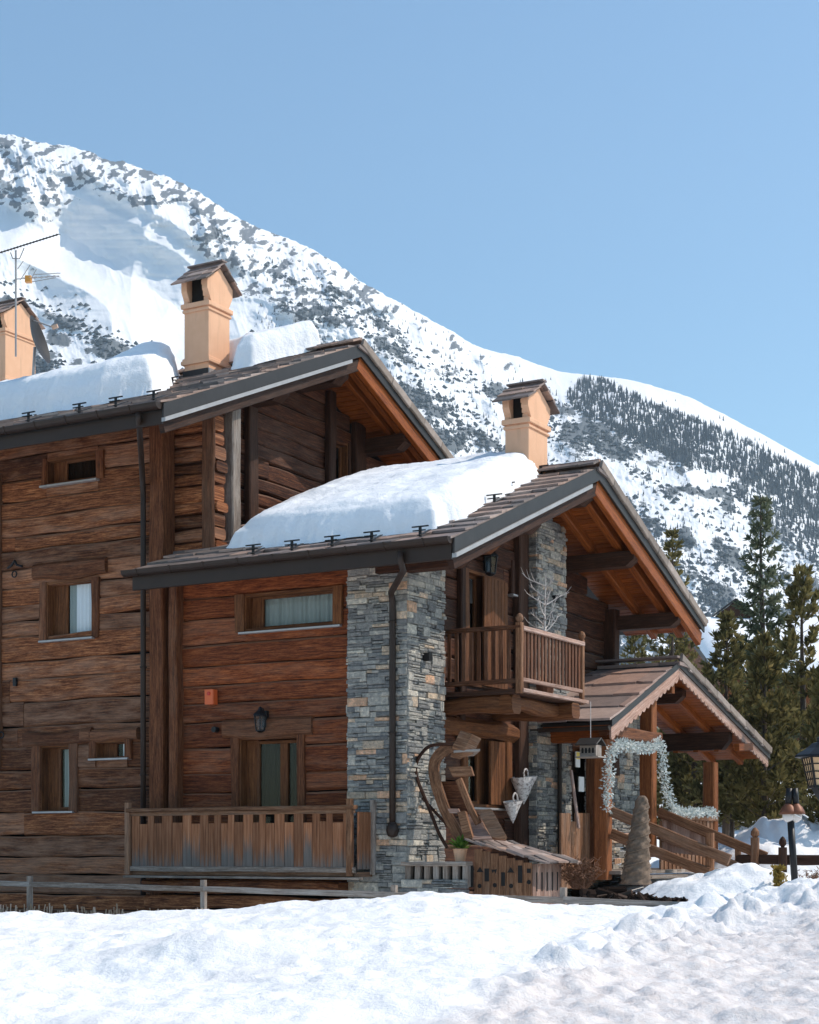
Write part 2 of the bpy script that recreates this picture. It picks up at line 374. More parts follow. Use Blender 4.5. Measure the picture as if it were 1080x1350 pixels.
M['yellow'] = simple('yellow_sticker', (.75,.55,.08), .5); M['white'] = simple('white_paint', (.75,.75,.74), .5, 0, .1)
# =====================================================================  CHALET
def XF(y0): return lambda s, d, t: (s, y0-d, t)
def XG(x0): return lambda s, d, t: (x0+d, s, t)
def logwall(mb, rng, t0, t1, openings=(), hmin=.24, hmax=.42, dep=.16, wob=.016):
    t = t0
    while t < t1-.03:
        h = random.uniform(hmin, hmax); h = min(h, t1-t)
        a, b = rng(t+h*.6)
        if b-a > .15:
            iv = [(a, b)]
            for (s0, s1, q0, q1) in openings:
                if min(t+h, q1)-max(t, q0) > .25*h:
                    nv = []
                    for (p, q) in iv:
                        if q <= s0 or p >= s1: nv.append((p, q)); continue
                        if p < s0: nv.append((p, s0))
                        if q > s1: nv.append((s1, q))
                    iv = nv
                    lo, hi = max(a, s0-.02), min(b, s1+.02)
                    for (qa, qb) in ((q1+.01, t+h-.008), (t+.004, q0-.01)):
                        if qb-qa > .025 and hi > lo: mb.beam((lo, -dep/2, (qa+qb)/2), (hi, -dep/2, (qa+qb)/2), dep, qb-qa, ch=.01, seg=2, wob=.004)
            for (p, q) in iv:
                cuts = [p]
                if q-p > 4.5: cuts.append(p+(q-p)*random.uniform(.3, .7))
                cuts.append(q)
                for i in range(len(cuts)-1):
                    L = cuts[i+1]-cuts[i]
                    if L < .04: continue
                    d = -dep/2+random.uniform(-.022, .018)
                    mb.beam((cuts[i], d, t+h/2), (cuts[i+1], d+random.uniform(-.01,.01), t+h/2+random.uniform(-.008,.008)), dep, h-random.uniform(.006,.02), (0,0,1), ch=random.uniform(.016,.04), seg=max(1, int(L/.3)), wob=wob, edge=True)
        t += h
    return mb
def stones(mb, s0, s1, t0, t1, xf, top=None):
    mb.xf = xf; t = t0
    def one(a, b, za, zb, light):
        pr = random.uniform(.0, .04); h = zb-za-random.uniform(.002, .008)
        r = random.uniform(.34, .93) if light and random.random() < .75 else (random.uniform(0, .56) if random.random() < .82 else random.random())
        mb.beam((a+.002, pr-.05, (za+zb)/2), (b-.003, pr-.05+random.uniform(-.008,.008), (za+zb)/2+random.uniform(-.004,.004)), .1, h, (0,0,1), ch=min(.014, h*.3)*random.uniform(.5,1), seg=2 if b-a > .16 else 1, wob=.007, r=r)
    while t < t1:
        h = random.choice([.07,.09,.11,.13,.16]); s = s0
        while s < s1-.02:
            l = random.uniform(.12, .42); e = min(s+l, s1)
            if s1-e < .07: e = s1
            if top is None or t+h*.5 < top((s+e)/2):
                n = 1 if (h < .1 and random.random() < .5) or random.random() < .25 else (2 if h < .12 else random.choice([2, 3, 4]))
                if n == 1: one(s, e, t, t+h, True)
                else:
                    z = t
                    for k in range(n):
                        zb = t+h if k == n-1 else z+h/n*random.uniform(.75, 1.25)
                        if e-s > .2 and random.random() < .5: q = s+(e-s)*random.uniform(.35, .65); one(s, q, z, zb, False); one(q, e, z, zb, False)
                        else: one(s, e, z, zb, False)
                        z = zb
            s = e
        t += h
    mb.xf = None
def wavy(mb, s0, s1, t0, t1, d, amp=.02, per=.09):
    n = max(6, int((s1-s0)/per*6)); vs = []; fs = []; uvs = []
    for i in range(n+1):
        s = s0+(s1-s0)*i/n; q = d+amp*math.sin(i/6*2*math.pi)*(.7+.3*math.sin(i*.37))
        vs += [(s, q, t0), (s, q*1.0, t1)]
    for i in range(n): fs.append([2*i, 2*i+2, 2*i+3, 2*i+1]); uvs.append([(s0,t0)]*4)
    mb.add(vs, fs, uvs)
def window(par, xf, op, leaf=None, dep=.17, bars=(), cur='curtain', cur_rng=None, sill=None, jl=None, jr=None, lin=None, fw=.055, jm='post', name='window', proud=.05, curd=.10, cg=1):
    """op: opening rect; leaf: glazed rect; jl/jr: jamb widths; lin: (s0,s1,t0,t1) lintel log; sill: (s0,s1,t)"""
    s0, s1, t0, t1 = op; ls0, ls1, lt0, lt1 = leaf or op
    w = MB(xf)
    w.beam((s0-.01,-dep/2+.01,t0),(s0-.01,-dep/2+.01,t1), dep, .05, (1,0,0), ch=.004)
    w.beam((s1+.01,-dep/2+.01,t0),(s1+.01,-dep/2+.01,t1), dep, .05, (1,0,0), ch=.004)
    w.beam((s0-.03,-dep/2+.01,t1+.01),(s1+.03,-dep/2+.01,t1+.01), dep, .05, ch=.004)
    w.beam((s0-.03,-dep/2+.01,t0-.01),(s1+.03,-dep/2+.01,t0-.01), dep, .05, ch=.004)
    if ls0-s0 > .06: w.beam(((s0+ls0)/2,-dep,t0),((s0+ls0)/2,-dep,t1), .04, ls0-s0, (1,0,0), ch=.004)
    if s1-ls1 > .06: w.beam(((s1+ls1)/2,-dep,t0),((s1+ls1)/2,-dep,t1), .04, s1-ls1, (1,0,0), ch=.004)
    o = w.build(name, M['frame'], par)
    if jl: MB(xf).beam((s0-jl/2,proud-.06,t0-.03),(s0-jl/2,proud-.06,t1+.03), .12, jl, (1,0,0), ch=.015, seg=5, wob=.012).build('jamb_post', M[jm], o)
    if jr: MB(xf).beam((s1+jr/2,proud-.06,t0-.03),(s1+jr/2,proud-.06,t1+.03), .12, jr, (1,0,0), ch=.015, seg=5, wob=.012).build('jamb_post', M[jm], o)
    if lin: a, b, q0, q1 = lin; l = MB(xf); l.beam((a,proud-.05,(q0+q1)/2),(b,proud-.05,(q0+q1)/2+.01), .15, q1-q0, ch=.04, seg=8, wob=.03); l.build('lintel', M[jm], o)
    f = MB(xf); d = -dep+.03
    f.beam((ls0+fw/2,d,lt0),(ls0+fw/2,d,lt1), .05, fw, (1,0,0), ch=.006); f.beam((ls1-fw/2,d,lt0),(ls1-fw/2,d,lt1), .05, fw, (1,0,0), ch=.006)
    f.beam((ls0+fw,d,lt1-fw/2),(ls1-fw,d,lt1-fw/2), .048, fw, ch=.006); f.beam((ls0+fw,d,lt0+fw/2),(ls1-fw,d,lt0+fw/2), .048, fw, ch=.006)
    for (bx, bw) in bars: f.beam((bx,d+.004,lt0+fw),(bx,d+.004,lt1-fw), .052, bw, (1,0,0), ch=.006)
    f.build('sash', M['frame'], o)
    g = MB(xf); g.add([(ls0+fw*.5,d-.008,lt0+fw*.5),(ls1-fw*.5,d-.008,lt0+fw*.5),(ls1-fw*.5,d-.008,lt1-fw*.5),(ls0+fw*.5,d-.008,lt1-fw*.5)], [[0,1,2,3]]); g.build('pane', M['glass'], o)
    if cur:
        for cr in (cur_rng or [(ls0, ls1)]): cm = MB(xf); wavy(cm, cr[0], cr[1], lt0-.02, lt1+.02, d-curd, .018, .08); cm.build('curtain', M[cr[2] if len(cr) > 2 else cur], o)
    if sill: a, b, q = sill; sm = MB(xf); sm.box(a, b, -dep+.02, .09, q-.02, q+.012, ch=.004); sm.build('sill', M['zinc'], o)
    return o

ch = thing('chalet', 'large two winged chalet of dark weathered logs with ledger stone pillars and slate roofs', 'chalet', (0, 0, .5))
ZB = .35
# ---- roof planes (top of deck) ----
LE_Y, LE_Z, LR_Y, LR_Z, LX = -.83, 5.82, 4.10, 7.76, 1.2; LP = (LR_Z-LE_Z)/(LR_Y-LE_Y); LB_Y = 2*LR_Y-LE_Y
UE_Y, UE_Z, UR_Y, UR_Z, UX = -1.30, 8.15, 4.25, 10.47, -3.4; UP = (UR_Z-UE_Z)/(UR_Y-UE_Y); UB_Y = 2*UR_Y-UE_Y
def zl(y): return LE_Z+LP*(y-LE_Y) if y <= LR_Y else LR_Z-LP*(y-LR_Y)
def zu(y): return UE_Z+UP*(y-UE_Y) if y <= UR_Y else UR_Z-UP*(y-UR_Y)
def onroof(u, v, slope_z0, p, y0):   # pixel -> point on z = z0 + p*(y-y0)
    dx, dz = (u-HX)/F, (HY-v)/F
    k = HS*dx+HC*1; b = HS*P0X+HC*P0Y             # y = t*k - b
    t = (slope_z0+p*(-b-y0)-CZ)/(dz-p*k)
    x, y = WH(t*dx, t); return (x, y, CZ+t*dz)
def onL(u, v): return onroof(u, v, LE_Z, LP, LE_Y)
def onU(u, v): return onroof(u, v, UE_Z, UP, UE_Y)

# ---- log walls ----
yL, yW, xG, xU = .05, .15, -.25, -4.55
def o2(a, b): return (a, b)
def rectF(u0, u1, v0, v1, y): a, b = pxX(u0, y), pxX(u1, y); m = (a+b)/2; return (a, b, Zv(m, y, v1), Zv(m, y, v0))
def rectG(u0, u1, v0, v1, x): a, b = pxY(u0, x), pxY(u1, x); m = (a+b)/2; return (a, b, Zv(x, m, v1), Zv(x, m, v0))
W1 = rectF(62.6, 128, 602.6, 634, yL); W2 = rectF(62.6, 122, 767, 841, yL); W3 = rectF(54.5, 92.6, 984, 1069, yL); W4 = rectF(127, 166, 978, 999, yL)
W5 = rectF(324, 440, 781, 826, yW); D6 = rectF(317, 393, 973, 1150, yW)
D7 = rectG(616, 664, 760, 905, xG); W8 = rectG(676, 695, 746, 786, xG); W9 = rectG(614, 665, 972, 1062, xG); D10 = rectG(752, 786, 985, 1130, xG)
W11 = rectG(435, 458, 582, 650, xU)
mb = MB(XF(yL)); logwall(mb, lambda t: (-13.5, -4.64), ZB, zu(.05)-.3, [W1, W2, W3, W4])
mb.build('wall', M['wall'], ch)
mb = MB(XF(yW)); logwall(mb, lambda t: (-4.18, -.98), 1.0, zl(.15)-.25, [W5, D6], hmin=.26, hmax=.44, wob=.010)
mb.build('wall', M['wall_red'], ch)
def gr(zf, off, ylo, yhi, ridge):     # y range under a gable at height t
    def r(t):
        lo, hi = ylo, yhi
        y = ylo
        while zf(y)-off < t and y < ridge: y += .05
        lo = y; y = yhi
        while zf(y)-off < t and y > ridge: y -= .05
        return (lo, y) if y > lo else (0, 0)
    return r
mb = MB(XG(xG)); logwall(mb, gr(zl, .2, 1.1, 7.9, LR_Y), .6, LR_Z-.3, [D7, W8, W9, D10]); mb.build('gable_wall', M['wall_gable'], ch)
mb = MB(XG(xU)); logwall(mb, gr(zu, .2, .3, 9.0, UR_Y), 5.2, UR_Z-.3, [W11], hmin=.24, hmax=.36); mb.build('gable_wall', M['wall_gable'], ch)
# screen wall whose log ends catch the sun
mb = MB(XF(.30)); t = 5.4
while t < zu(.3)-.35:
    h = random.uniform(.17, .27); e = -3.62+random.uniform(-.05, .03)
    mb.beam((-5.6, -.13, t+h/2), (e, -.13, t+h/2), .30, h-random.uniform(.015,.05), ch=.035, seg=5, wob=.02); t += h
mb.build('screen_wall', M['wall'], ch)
def part(name, mat, f, par=None, smooth=False): mb = MB(); f(mb); return mb.build(name, M[mat], par or ch, smooth=smooth)
# dark inner shells behind the logs
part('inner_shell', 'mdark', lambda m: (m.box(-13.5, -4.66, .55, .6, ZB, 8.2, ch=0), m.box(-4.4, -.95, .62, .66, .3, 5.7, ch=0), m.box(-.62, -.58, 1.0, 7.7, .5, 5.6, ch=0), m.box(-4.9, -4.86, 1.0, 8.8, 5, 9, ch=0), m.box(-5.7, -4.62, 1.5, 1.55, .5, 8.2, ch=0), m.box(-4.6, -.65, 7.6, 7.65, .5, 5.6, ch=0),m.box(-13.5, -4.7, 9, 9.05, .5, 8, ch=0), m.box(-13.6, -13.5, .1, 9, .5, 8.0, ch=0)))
def vpost(x0, x1, y0, y1, z0, z1, mat='post', wob=.012, name='corner_post'):
    return part(name, mat, lambda m: m.beam(((x0+x1)/2,(y0+y1)/2,z0),((x0+x1)/2,(y0+y1)/2,z1), y1-y0, x1-x0, (1,0,0), ch=.02, seg=max(2,int((z1-z0)/.6)), wob=wob))
vpost(-4.67, -4.40, -.05, .28, ZB, zu(0)-.25); vpost(-4.31, -4.14, -.02, .4, 1.0, zl(0)-.2)
vpost(-3.86, -3.62, .245, .30, 5.35, zu(.27)-.25, 'post')
a = F_(309, 600, .8); vpost(-3.78, -3.60, .72, .95, 5.6, zu(.8)-.28, 'grey'); vpost(-4.55, -4.42, 2.35, 2.62, 6.2, zu(2.4)-.2, 'brown')
vpost(-4.55, -4.42, 4.88, 5.1, 6.9, zu(5)-.15, 'brown'); vpost(-4.55, -4.42, 5.78, 6.15, 6.9, zu(5.9)-.15, 'brown')
vpost(-.3, -.05, 7.75, 8.0, 3.0, zl(7.9)-.2, 'brown'); vpost(-.27, -.12, 3.95, 4.3, .8, zl(4)-.2, 'brown'); vpost(-.27, -.16, 1.98, 2.12, 3.3, 6.2, 'brown')
vpost(-8.1, -7.86, -.02, .1, 3.0, 7.9, 'post')
# ---- stone pillars ----
mb = MB()
stones(mb, -1.0, 0.0, ZB, zl(0)-.2, XF(0)); stones(mb, -.0, 1.10, ZB, 6.3, XG(0), lambda s: zl(s)-.2)
stones(mb, 0, .3, ZB, 6.2, lambda s, d, t: (-1.0-d, s, t))
mb.box(-.96, -.04, .06, 1.08, ZB, 5.6, ch=0, r=.3)
mb.build('stone_pillar', M['stone'], ch)
mb = MB()
stones(mb, 4.30, 5.42, ZB, 7.5, XG(.02), lambda s: zl(s)-.3); stones(mb, -.27, .02, ZB, 7.4, XF(4.30)); stones(mb, -.27, .02, ZB, 7.2, lambda s, d, t: (s, 5.42+d, t))
mb.box(-.25, -.03, 4.36, 5.36, ZB, 7.2, ch=0, r=.3)
mb.build('stone_pillar', M['stone'], ch)
for (a, b) in ((5.44, 5.95), (6.75, 9.3)): mb = MB(); stones(mb, a, b, .8, 4.4, XG(-.12)); mb.build('stone_cladding', M['stone'], ch)

# ---- roofs ----
def slates(mb, zf, x0, x1, ys, course, thick=.035, wmin=.28, wmax=.6, lift=.05):
    y0, y1 = ys; sg = 1 if y1 > y0 else -1; n = max(1, int(abs(y1-y0)/course)); st = (y1-y0)/n
    for i in range(n):
        ya = y0+st*i-sg*.03; yb = ya+st*1.35; x = x0-random.uniform(0, .2)
        while x < x1-.05:
            wd = random.uniform(wmin, wmax); e = min(x+wd, x1)
            if x1-e < .12: e = x1
            xa = max(x, x0); j = [random.uniform(-.035,.035) for _ in range(4)]; dz = random.uniform(0, .018)
            p = [(xa+.004, ya+j[0]), ((xa+e)/2+random.uniform(-.05,.05), ya+j[1]-sg*random.uniform(0,.05)), (e-.004, ya+j[2]), (e-.004, yb), (xa+.004, yb)]
            top = [(px, py, zf(ya)+(py-ya)/(yb-ya)*(zf(yb)-zf(ya))+(lift+dz if k < 3 else .012)+thick) for k, (px, py) in enumerate(p)]
            bot = [(a, b, c-thick) for a, b, c in top]
            fs = [[0,1,2,3,4], [9,8,7,6,5]]+[[k, 5+k, 5+(k+1)%5, (k+1)%5] for k in range(5)]
            mb.add(top+bot, fs); x = e
def slope_poly(zf, y0, y1, dz0, dz1, x, n=1): return [(x, y0, zf(y0)+dz0), (x, y1, zf(y1)+dz0), (x, y1, zf(y1)+dz1), (x, y0, zf(y0)+dz1)]
def make_roof(name, zf, ey, ry, by, x0f, x0b, xr, left_brown='brown'):
    m = MB()
    m.prism(slope_poly(zf, .3, ry, 0, -.07, min(x0b, x0f)), (xr-min(x0b, x0f), 0, 0)); m.prism(slope_poly(zf, ey, .3, 0, -.07, x0f), (xr-x0f, 0, 0))
    m.prism([(x0b, ry, zf(ry)), (x0b, by, zf(by)), (x0b, by, zf(by)-.07), (x0b, ry, zf(ry)-.07)], (xr-x0b, 0, 0))
    ro = m.build(name, M['fascia'], ch)
    m = MB(); slates(m, zf, x0b+.02, xr+.02, (.25, ry-.04), .36); slates(m, zf, x0f, xr+.02, (ey-.06, .3), .36)
    slates(m, zf, max(x0b, xr-4.5), xr+.07, (by+.05, ry+.04), .52, .055, .3, .6, .085)
    # ridge caps
    x = x0b
    while x < xr: e = min(x+random.uniform(.35,.55), xr+.03); m.beam((x, ry-.1, zf(ry)+.10), (e, ry-.1, zf(ry)+.11), .34, .035, (0,-.4,1), ch=.006); m.beam((x, ry+.12, zf(ry)+.09), (e, ry+.12, zf(ry)+.095), .34, .035, (0,.4,1), ch=.006); x = e
    m.build('slate_cover', M['slate'], ro)
    # sheet metal rake fascia with a light drip edge on the near slope
    m = MB()
    m.prism(slope_poly(zf, ey-.02, ry, .045, -.17, xr), (.03, 0, 0)); m.prism([(xr, ry, zf(ry)+.03), (xr, by, zf(by)+.03), (xr, by, zf(by)-.13), (xr, ry, zf(ry)-.17)], (.03, 0, 0))
    m.build('rake_fascia', M['fascia'], ro)
    m = MB(); m.prism(slope_poly(zf, ey-.02, ry-.35, -.165, -.225, xr-.01), (.07, 0, 0)); m.build('drip_edge', M['zinc'], ro)
    m = MB(); a, b = (xr-.07, ey+.05, zf(ey+.05)-.30), (xr-.07, ry+.02, zf(ry)-.30); m.beam(a, b, .09, .20, ch=.01, seg=8); m.build('barge_board', M[left_brown], ro)
    m = MB(); a, b = (xr-.07, ry-.02, zf(ry)-.27), (xr-.07, by-.05, zf(by-.05)-.27); m.beam(a, b, .10, .26, ch=.01, seg=8); m.build('barge_board', M['orange'], ro)
    m = MB(); y = ry
    while y < by-.05:
        e = min(y+random.uniform(.42, .68), by+.04); j = random.uniform(-.012, .012)
        m.beam((xr+.05, y, zf(y)+.085+j), (xr+.05, e-.012, zf(e)+.075+j), .055, .15, (0,0,1), ch=.012, seg=3, wob=.008); y = e
    m.build('rake_slab', M['slab'], ro)
    # soffit boards along the ridge direction
    m = MB(); y = ey+.02
    xi = (xG if zf is zl else xU)-.1
    while y < by-.05:
        yb = min(y+.125, by); 
        if y < ry < yb: yb = ry
        ym = (y+yb)/2; xx = x0f if ym < .1 else xi
        m.beam((xx, ym, zf(ym)-.085), (xr-.1, ym, zf(ym)-.085), yb-y-.004, .025, (0, -LP if ym < ry else LP, 1), ch=.004, seg=2); y = yb
    m.build('soffit', M['orange'], ro)
    return ro
rl = make_roof('roof', zl, LE_Y, LR_Y, LB_Y, -4.34, xU, LX); ru = make_roof('roof', zu, UE_Y, UR_Y, UB_Y, -13.5, -13.5, UX)
def rafter(par, zf, x, ya, yb, mat='orange', w=.12, h=.17, off=.185): part('rafter', mat, lambda m: m.beam((x, ya, zf(ya)-off), (x, yb, zf(yb)-off), w, h, ch=.012, seg=6, wob=.004), par)
for x in (.28,): rafter(rl, zl, x, LR_Y+.05, LB_Y-.12)
rafter(rl, zl, .80, LR_Y+.05, LB_Y-.12, w=.14); rafter(rl, zl, .5, LE_Y+.1, LR_Y-.05, 'brown')
rafter(ru, zu, -3.95, UR_Y+.05, UB_Y-.12); rafter(ru, zu, -3.72, UR_Y+.05, UB_Y-.12); rafter(ru, zu, -4.0, UE_Y+.1, UR_Y-.05, 'brown')
# rafter tails under the eaves
for i in range(8): x = -4.2+i*.74; part('rafter_tail', 'orange', lambda m: m.beam((x, .2, zl(.2)-.19), (x, LE_Y+.12, zl(LE_Y+.12)-.17), .13, .13, ch=.02), rl)
for i in range(11): x = -12.6+i*.8; part('rafter_tail', 'orange', lambda m: m.beam((x, .1, zu(.1)-.19), (x, UE_Y+.55, zu(UE_Y+.55)-.17), .14, .14, ch=.02), ru)
def purlin(par, x0, x1, y, z, w=.26, h=.26, mat='brown'):
    m = MB(); pts = [(x0, y-w/2, z-h/2), (x1-.16, y-w/2, z-h/2), (x1, y-w/2, z-h*.05), (x1, y-w/2, z+h/2), (x0, y-w/2, z+h/2)]
    m.prism(pts, (0, w, 0), du=(1,0,0)); m.build('purlin', M[mat], par)
for (y, dz, x1) in ((-.02, .40, 1.02), (2.15, .42, 1.05), (LR_Y, .42, 1.08), (5.95, .42, 1.12), (8.02, .40, 1.14)): purlin(rl, xG-.2, x1, y, zl(y)-dz)
purlin(rl, -.1, .35, 2.15, zl(2.15)-.66, mat='post')
for (u, x1) in ((390, -3.75), (468, -3.5), (552, -3.55)): y = pxY(u-14, x1); purlin(ru, xU-.2, x1, y, zu(y)-.42, .28, .28)
# eave fascia boards, gutters
def gutter(par, y, z, x0, x1, rad=.075):
    m = MB(); n = 9; L = []
    for k in range(n): a = math.pi*k/(n-1); L.append((y-rad*math.cos(a), z-rad*math.sin(a)))
    vs = []; fs = []
    for x in (x0, x1):
        for (a, b) in L: vs.append((x, a, b))
        for (a, b) in L[::-1]: vs.append((x, y+(a-y)*.86, b+.008))
    N = 2*n
    for k in range(N): fs.append([k, (k+1)%N, N+(k+1)%N, N+k])
    m.add(vs, fs)
    for x in (x0, x1): m.add([(x, a, b) for a, b in L], [list(range(n))])
    x = x0+.3
    while x < x1: m.beam((x, y+rad, z+.012), (x, y-rad-.01, z+.004), .03, .012, ch=0); m.tube([(x, y-rad*1.03*math.cos(math.pi*k/8), z-rad*1.06*math.sin(math.pi*k/8)) for k in range(9)], .007, 5); x += .62
    m.build('gutter', M['metal'], par, smooth=False)
part('eave_board', 'metal', lambda m: m.box(-4.34, LX-.02, LE_Y-.02, LE_Y+.035, LE_Z-.25, LE_Z-.0, ch=.006), rl)
part('eave_board', 'metal', lambda m: m.box(-13.5, UX-.02, UE_Y, UE_Y+.035, UE_Z-.26, UE_Z-.0, ch=.006), ru)
gutter(rl, LE_Y-.085, LE_Z+.035, -4.45, LX+.0, .085); gutter(ru, UE_Y-.085, UE_Z+.03, -13.5, UX+.0, .09)
def pipe(pts, rad=.045, clips=(), boot=None):
    m = MB(); m.tube(pts, rad, 10)
    for z in clips: p = pts[-1]; m.lathe((p[0], p[1], z), [(rad*1.25,-.015),(rad*1.25,.015)], 10)
    if boot: m.lathe(boot, [(.05,.12),(.085,.06),(.095,0),(.07,-.08),(.02,-.1)], 12)
    return m.build('downpipe', M['metal'], ch, smooth=True)
gz = LE_Z-.09
xo = pxX(528, LE_Y-.08); xp = pxX(518, -.06); zbt = Zv(xp, -.06, 1095)
pipe([(xo, LE_Y-.085, gz), (xo, LE_Y-.08, gz-.12), (xo-.01, LE_Y+.02, gz-.25), (xp+.03, -.16, gz-.42), (xp, -.075, gz-.52), (xp, -.07, gz-.7), (xp, -.07, 3.5), (xp, -.07, zbt)], .047, (4.9, 3.3, 2.0), (xp, -.07, zbt))
xo = pxX(183, UE_Y-.08); gz2 = UE_Z-.09; xq = pxX(190, -.03)
m_ = pipe([(xo, UE_Y-.085, gz2+.02), (xo, UE_Y-.08, gz2-.06), (xo+(xq-xo)*.5, (UE_Y-.13)/2, (gz2+Zv(xq,-.05,640))/2-.03), (xq, -.06, Zv(xq,-.05,640)), (xq, -.05, Zv(xq,-.05,655)), (xq, -.05, 5), (xq, -.05, .9)], .045, (6.0, 4.5, 2.8))
yq = pxY(738, .09); pipe([(.12, yq, 3.75), (.12, yq, 3.6), (.09, yq, 3.45), (.09, yq, 2.5), (.09, yq, 1.0)], .04, (3.0, 1.8))

# snow guards: small iron double-T brackets screwed to the slates
def guard(par, p, zf):
    x, y, _ = p; y -= .06; z = zf(y)+.08; m = MB()
    m.beam((x-.13, y-.02, z+.11), (x+.13, y-.02, z+.11), .024, .018, ch=.003); m.beam((x-.10, y-.05, z+.05), (x+.10, y-.05, z+.05), .02, .016, ch=.003)
    m.beam((x, y-.02, z-.03), (x, y-.02, z+.11), .026, .04, (1,0,0), ch=.003); m.beam((x, y+.25, z+.11), (x, y-.06, z-.02), .05, .012, ch=.002)
    m.build('snow_guard', M['iron'], par)
for (u, v) in ((672,652),(655,668),(716,629)): guard(rl, onL(u, v), zl)
for u in (336, 387, 440, 492, 556): x = pxX(u, LE_Y+.1); guard(rl, (x, LE_Y+.14, 0), lambda y: zl(y)+.035)
for u in (40, 107, 155, 205): x = pxX(u, UE_Y+.1); guard(ru, (x, UE_Y+.14, 0), lambda y: zu(y)+.045)
guard(ru, onU(231, 512), zu)

# ---- windows and doors ----
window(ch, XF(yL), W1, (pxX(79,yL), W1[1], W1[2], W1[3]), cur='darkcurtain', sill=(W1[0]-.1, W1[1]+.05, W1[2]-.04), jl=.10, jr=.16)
window(ch, XF(yL), W2, (pxX(81,yL), W2[1], W2[2]+.05, W2[3]), cur='blind', cur_rng=[(pxX(92,yL), W2[1], 'blind'), (pxX(83,yL), pxX(93,yL), 'curtain')], curd=.035, sill=(W2[0]-.12, W2[1]+.06, W2[2]-.03), jl=.15, jr=.15, lin=(pxX(45,yL), pxX(142,yL), Zv(-7,yL,766), Zv(-7,yL,744)), fw=.03)
window(ch, XF(yL), W3, (pxX(71,yL), W3[1], W3[2]+.02, W3[3]), cur_rng=[(pxX(75,yL), W3[1])], curd=.05, sill=(W3[0]-.12, W3[1]+.12, W3[2]-.02), jl=.18, jr=.18, lin=(pxX(34,yL), pxX(122,yL), Zv(-7,yL,984), Zv(-7,yL,965)), fw=.045)
window(ch, XF(yL), W4, (pxX(146,yL), W4[1], W4[2], W4[3]), cur='blind', cur_rng=[(pxX(153,yL), W4[1]-.02)], curd=.04, sill=(W4[0]-.1, W4[1]+.1, W4[2]-.02), jl=.13, jr=.12, lin=(pxX(108,yL), pxX(184,yL), Zv(-6,yL,978), Zv(-6,yL,962)), fw=.03)
window(ch, XF(yW), W5, (pxX(338,yW), W5[1], W5[2], W5[3]), cur='curtain', curd=.09, sill=(W5[0]-.08, pxX(452,yW), W5[2]-.05), jl=.18, jr=.18, fw=.05, jm='frame')
xm = pxX(369, yW)
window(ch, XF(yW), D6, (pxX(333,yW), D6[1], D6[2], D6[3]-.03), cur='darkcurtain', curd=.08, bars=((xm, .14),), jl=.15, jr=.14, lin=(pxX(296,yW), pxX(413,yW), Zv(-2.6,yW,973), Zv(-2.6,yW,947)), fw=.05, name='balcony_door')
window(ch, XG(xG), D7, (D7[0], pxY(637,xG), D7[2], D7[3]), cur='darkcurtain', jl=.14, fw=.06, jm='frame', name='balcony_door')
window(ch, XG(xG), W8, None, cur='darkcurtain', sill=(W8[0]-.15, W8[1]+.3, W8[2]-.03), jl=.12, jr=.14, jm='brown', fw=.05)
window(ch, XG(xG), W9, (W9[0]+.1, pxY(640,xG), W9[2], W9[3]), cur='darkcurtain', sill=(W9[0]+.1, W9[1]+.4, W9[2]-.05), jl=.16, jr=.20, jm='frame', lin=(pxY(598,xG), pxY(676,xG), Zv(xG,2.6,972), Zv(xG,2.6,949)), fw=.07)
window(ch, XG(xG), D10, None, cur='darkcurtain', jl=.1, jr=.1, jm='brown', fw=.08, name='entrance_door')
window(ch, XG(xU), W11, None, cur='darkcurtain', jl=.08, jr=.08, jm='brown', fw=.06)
# open shutter leaf beside the upper balcony door
part('shutter', 'frame', lambda m: [m.beam((xG+.03, D7[1]-.72+i*.12, D7[2]), (xG+.03, D7[1]-.72+i*.12, D7[3]-.02), .04, .115, (0,1,0), ch=.006) for i in range(7)])
part('shutter', 'frame', lambda m: [m.beam((xG+.02, W9[1]-.50+i*.13, W9[2]+.02), (xG+.02, W9[1]-.50+i*.13, W9[3]-.05), .05, .125, (0,1,0), ch=.006) for i in range(4)])
# ---- lower balcony ----
yb = -.45; bx0, bx1 = pxX(171, yb), pxX(468, yb); bzt, bzb = Zv(-3, yb, 1064), Zv(-3, yb, 1152)
bal = part('ground_balcony', 'rail', lambda m: (m.box(bx0, bx1+.02, yb+.03, .1, bzb-.03, bzb+.04), ))
m = MB(); x = bx0+.05; k = 0
while x < bx1-.05:
    wd = random.uniform(.10, .2); e = min(x+wd, bx1-.02); up = bzt-.11 if k % 2 == 0 else bzt-.24+random.uniform(-.012,.012)
    m.beam(((x+e)/2, yb+random.uniform(-.006,.006), bzb+.09), ((x+e)/2, yb, up), .024, e-x-.006, (1,0,0), ch=.003, seg=2); x = e; k += 1
m.build('plank_panel', M['plank'], bal)
part('handrail', 'rail', lambda m: (m.box(bx0-.02, bx1+.02, yb-.07, yb+.05, bzt-.06, bzt+.0, ch=.01, seg=6, wob=.006), m.box(bx0, bx1, yb-.02, yb+.015, bzt-.12, bzt-.062, ch=.004)), bal)
part('base_beam', 'grey', lambda m: (m.box(bx0, bx1, yb-.03, yb+.03, bzb+.03, bzb+.11, ch=.008, seg=6, wob=.006), m.box(bx0-.08, bx1+.1, yb-.06, yb+.05, bzb-.07, bzb-.035, ch=.006)), bal)
for x in (bx0, bx1-.06, ): part('post', 'rail', lambda m: m.box(x-.06, x+.03, yb-.06, yb+.03, bzb-.02, bzt+.09, ch=.012), bal)
part('post', 'grey', lambda m: m.box(bx1+.02, bx1+.1, -.08, 0, bzb, bzt+.08, ch=.01), bal)
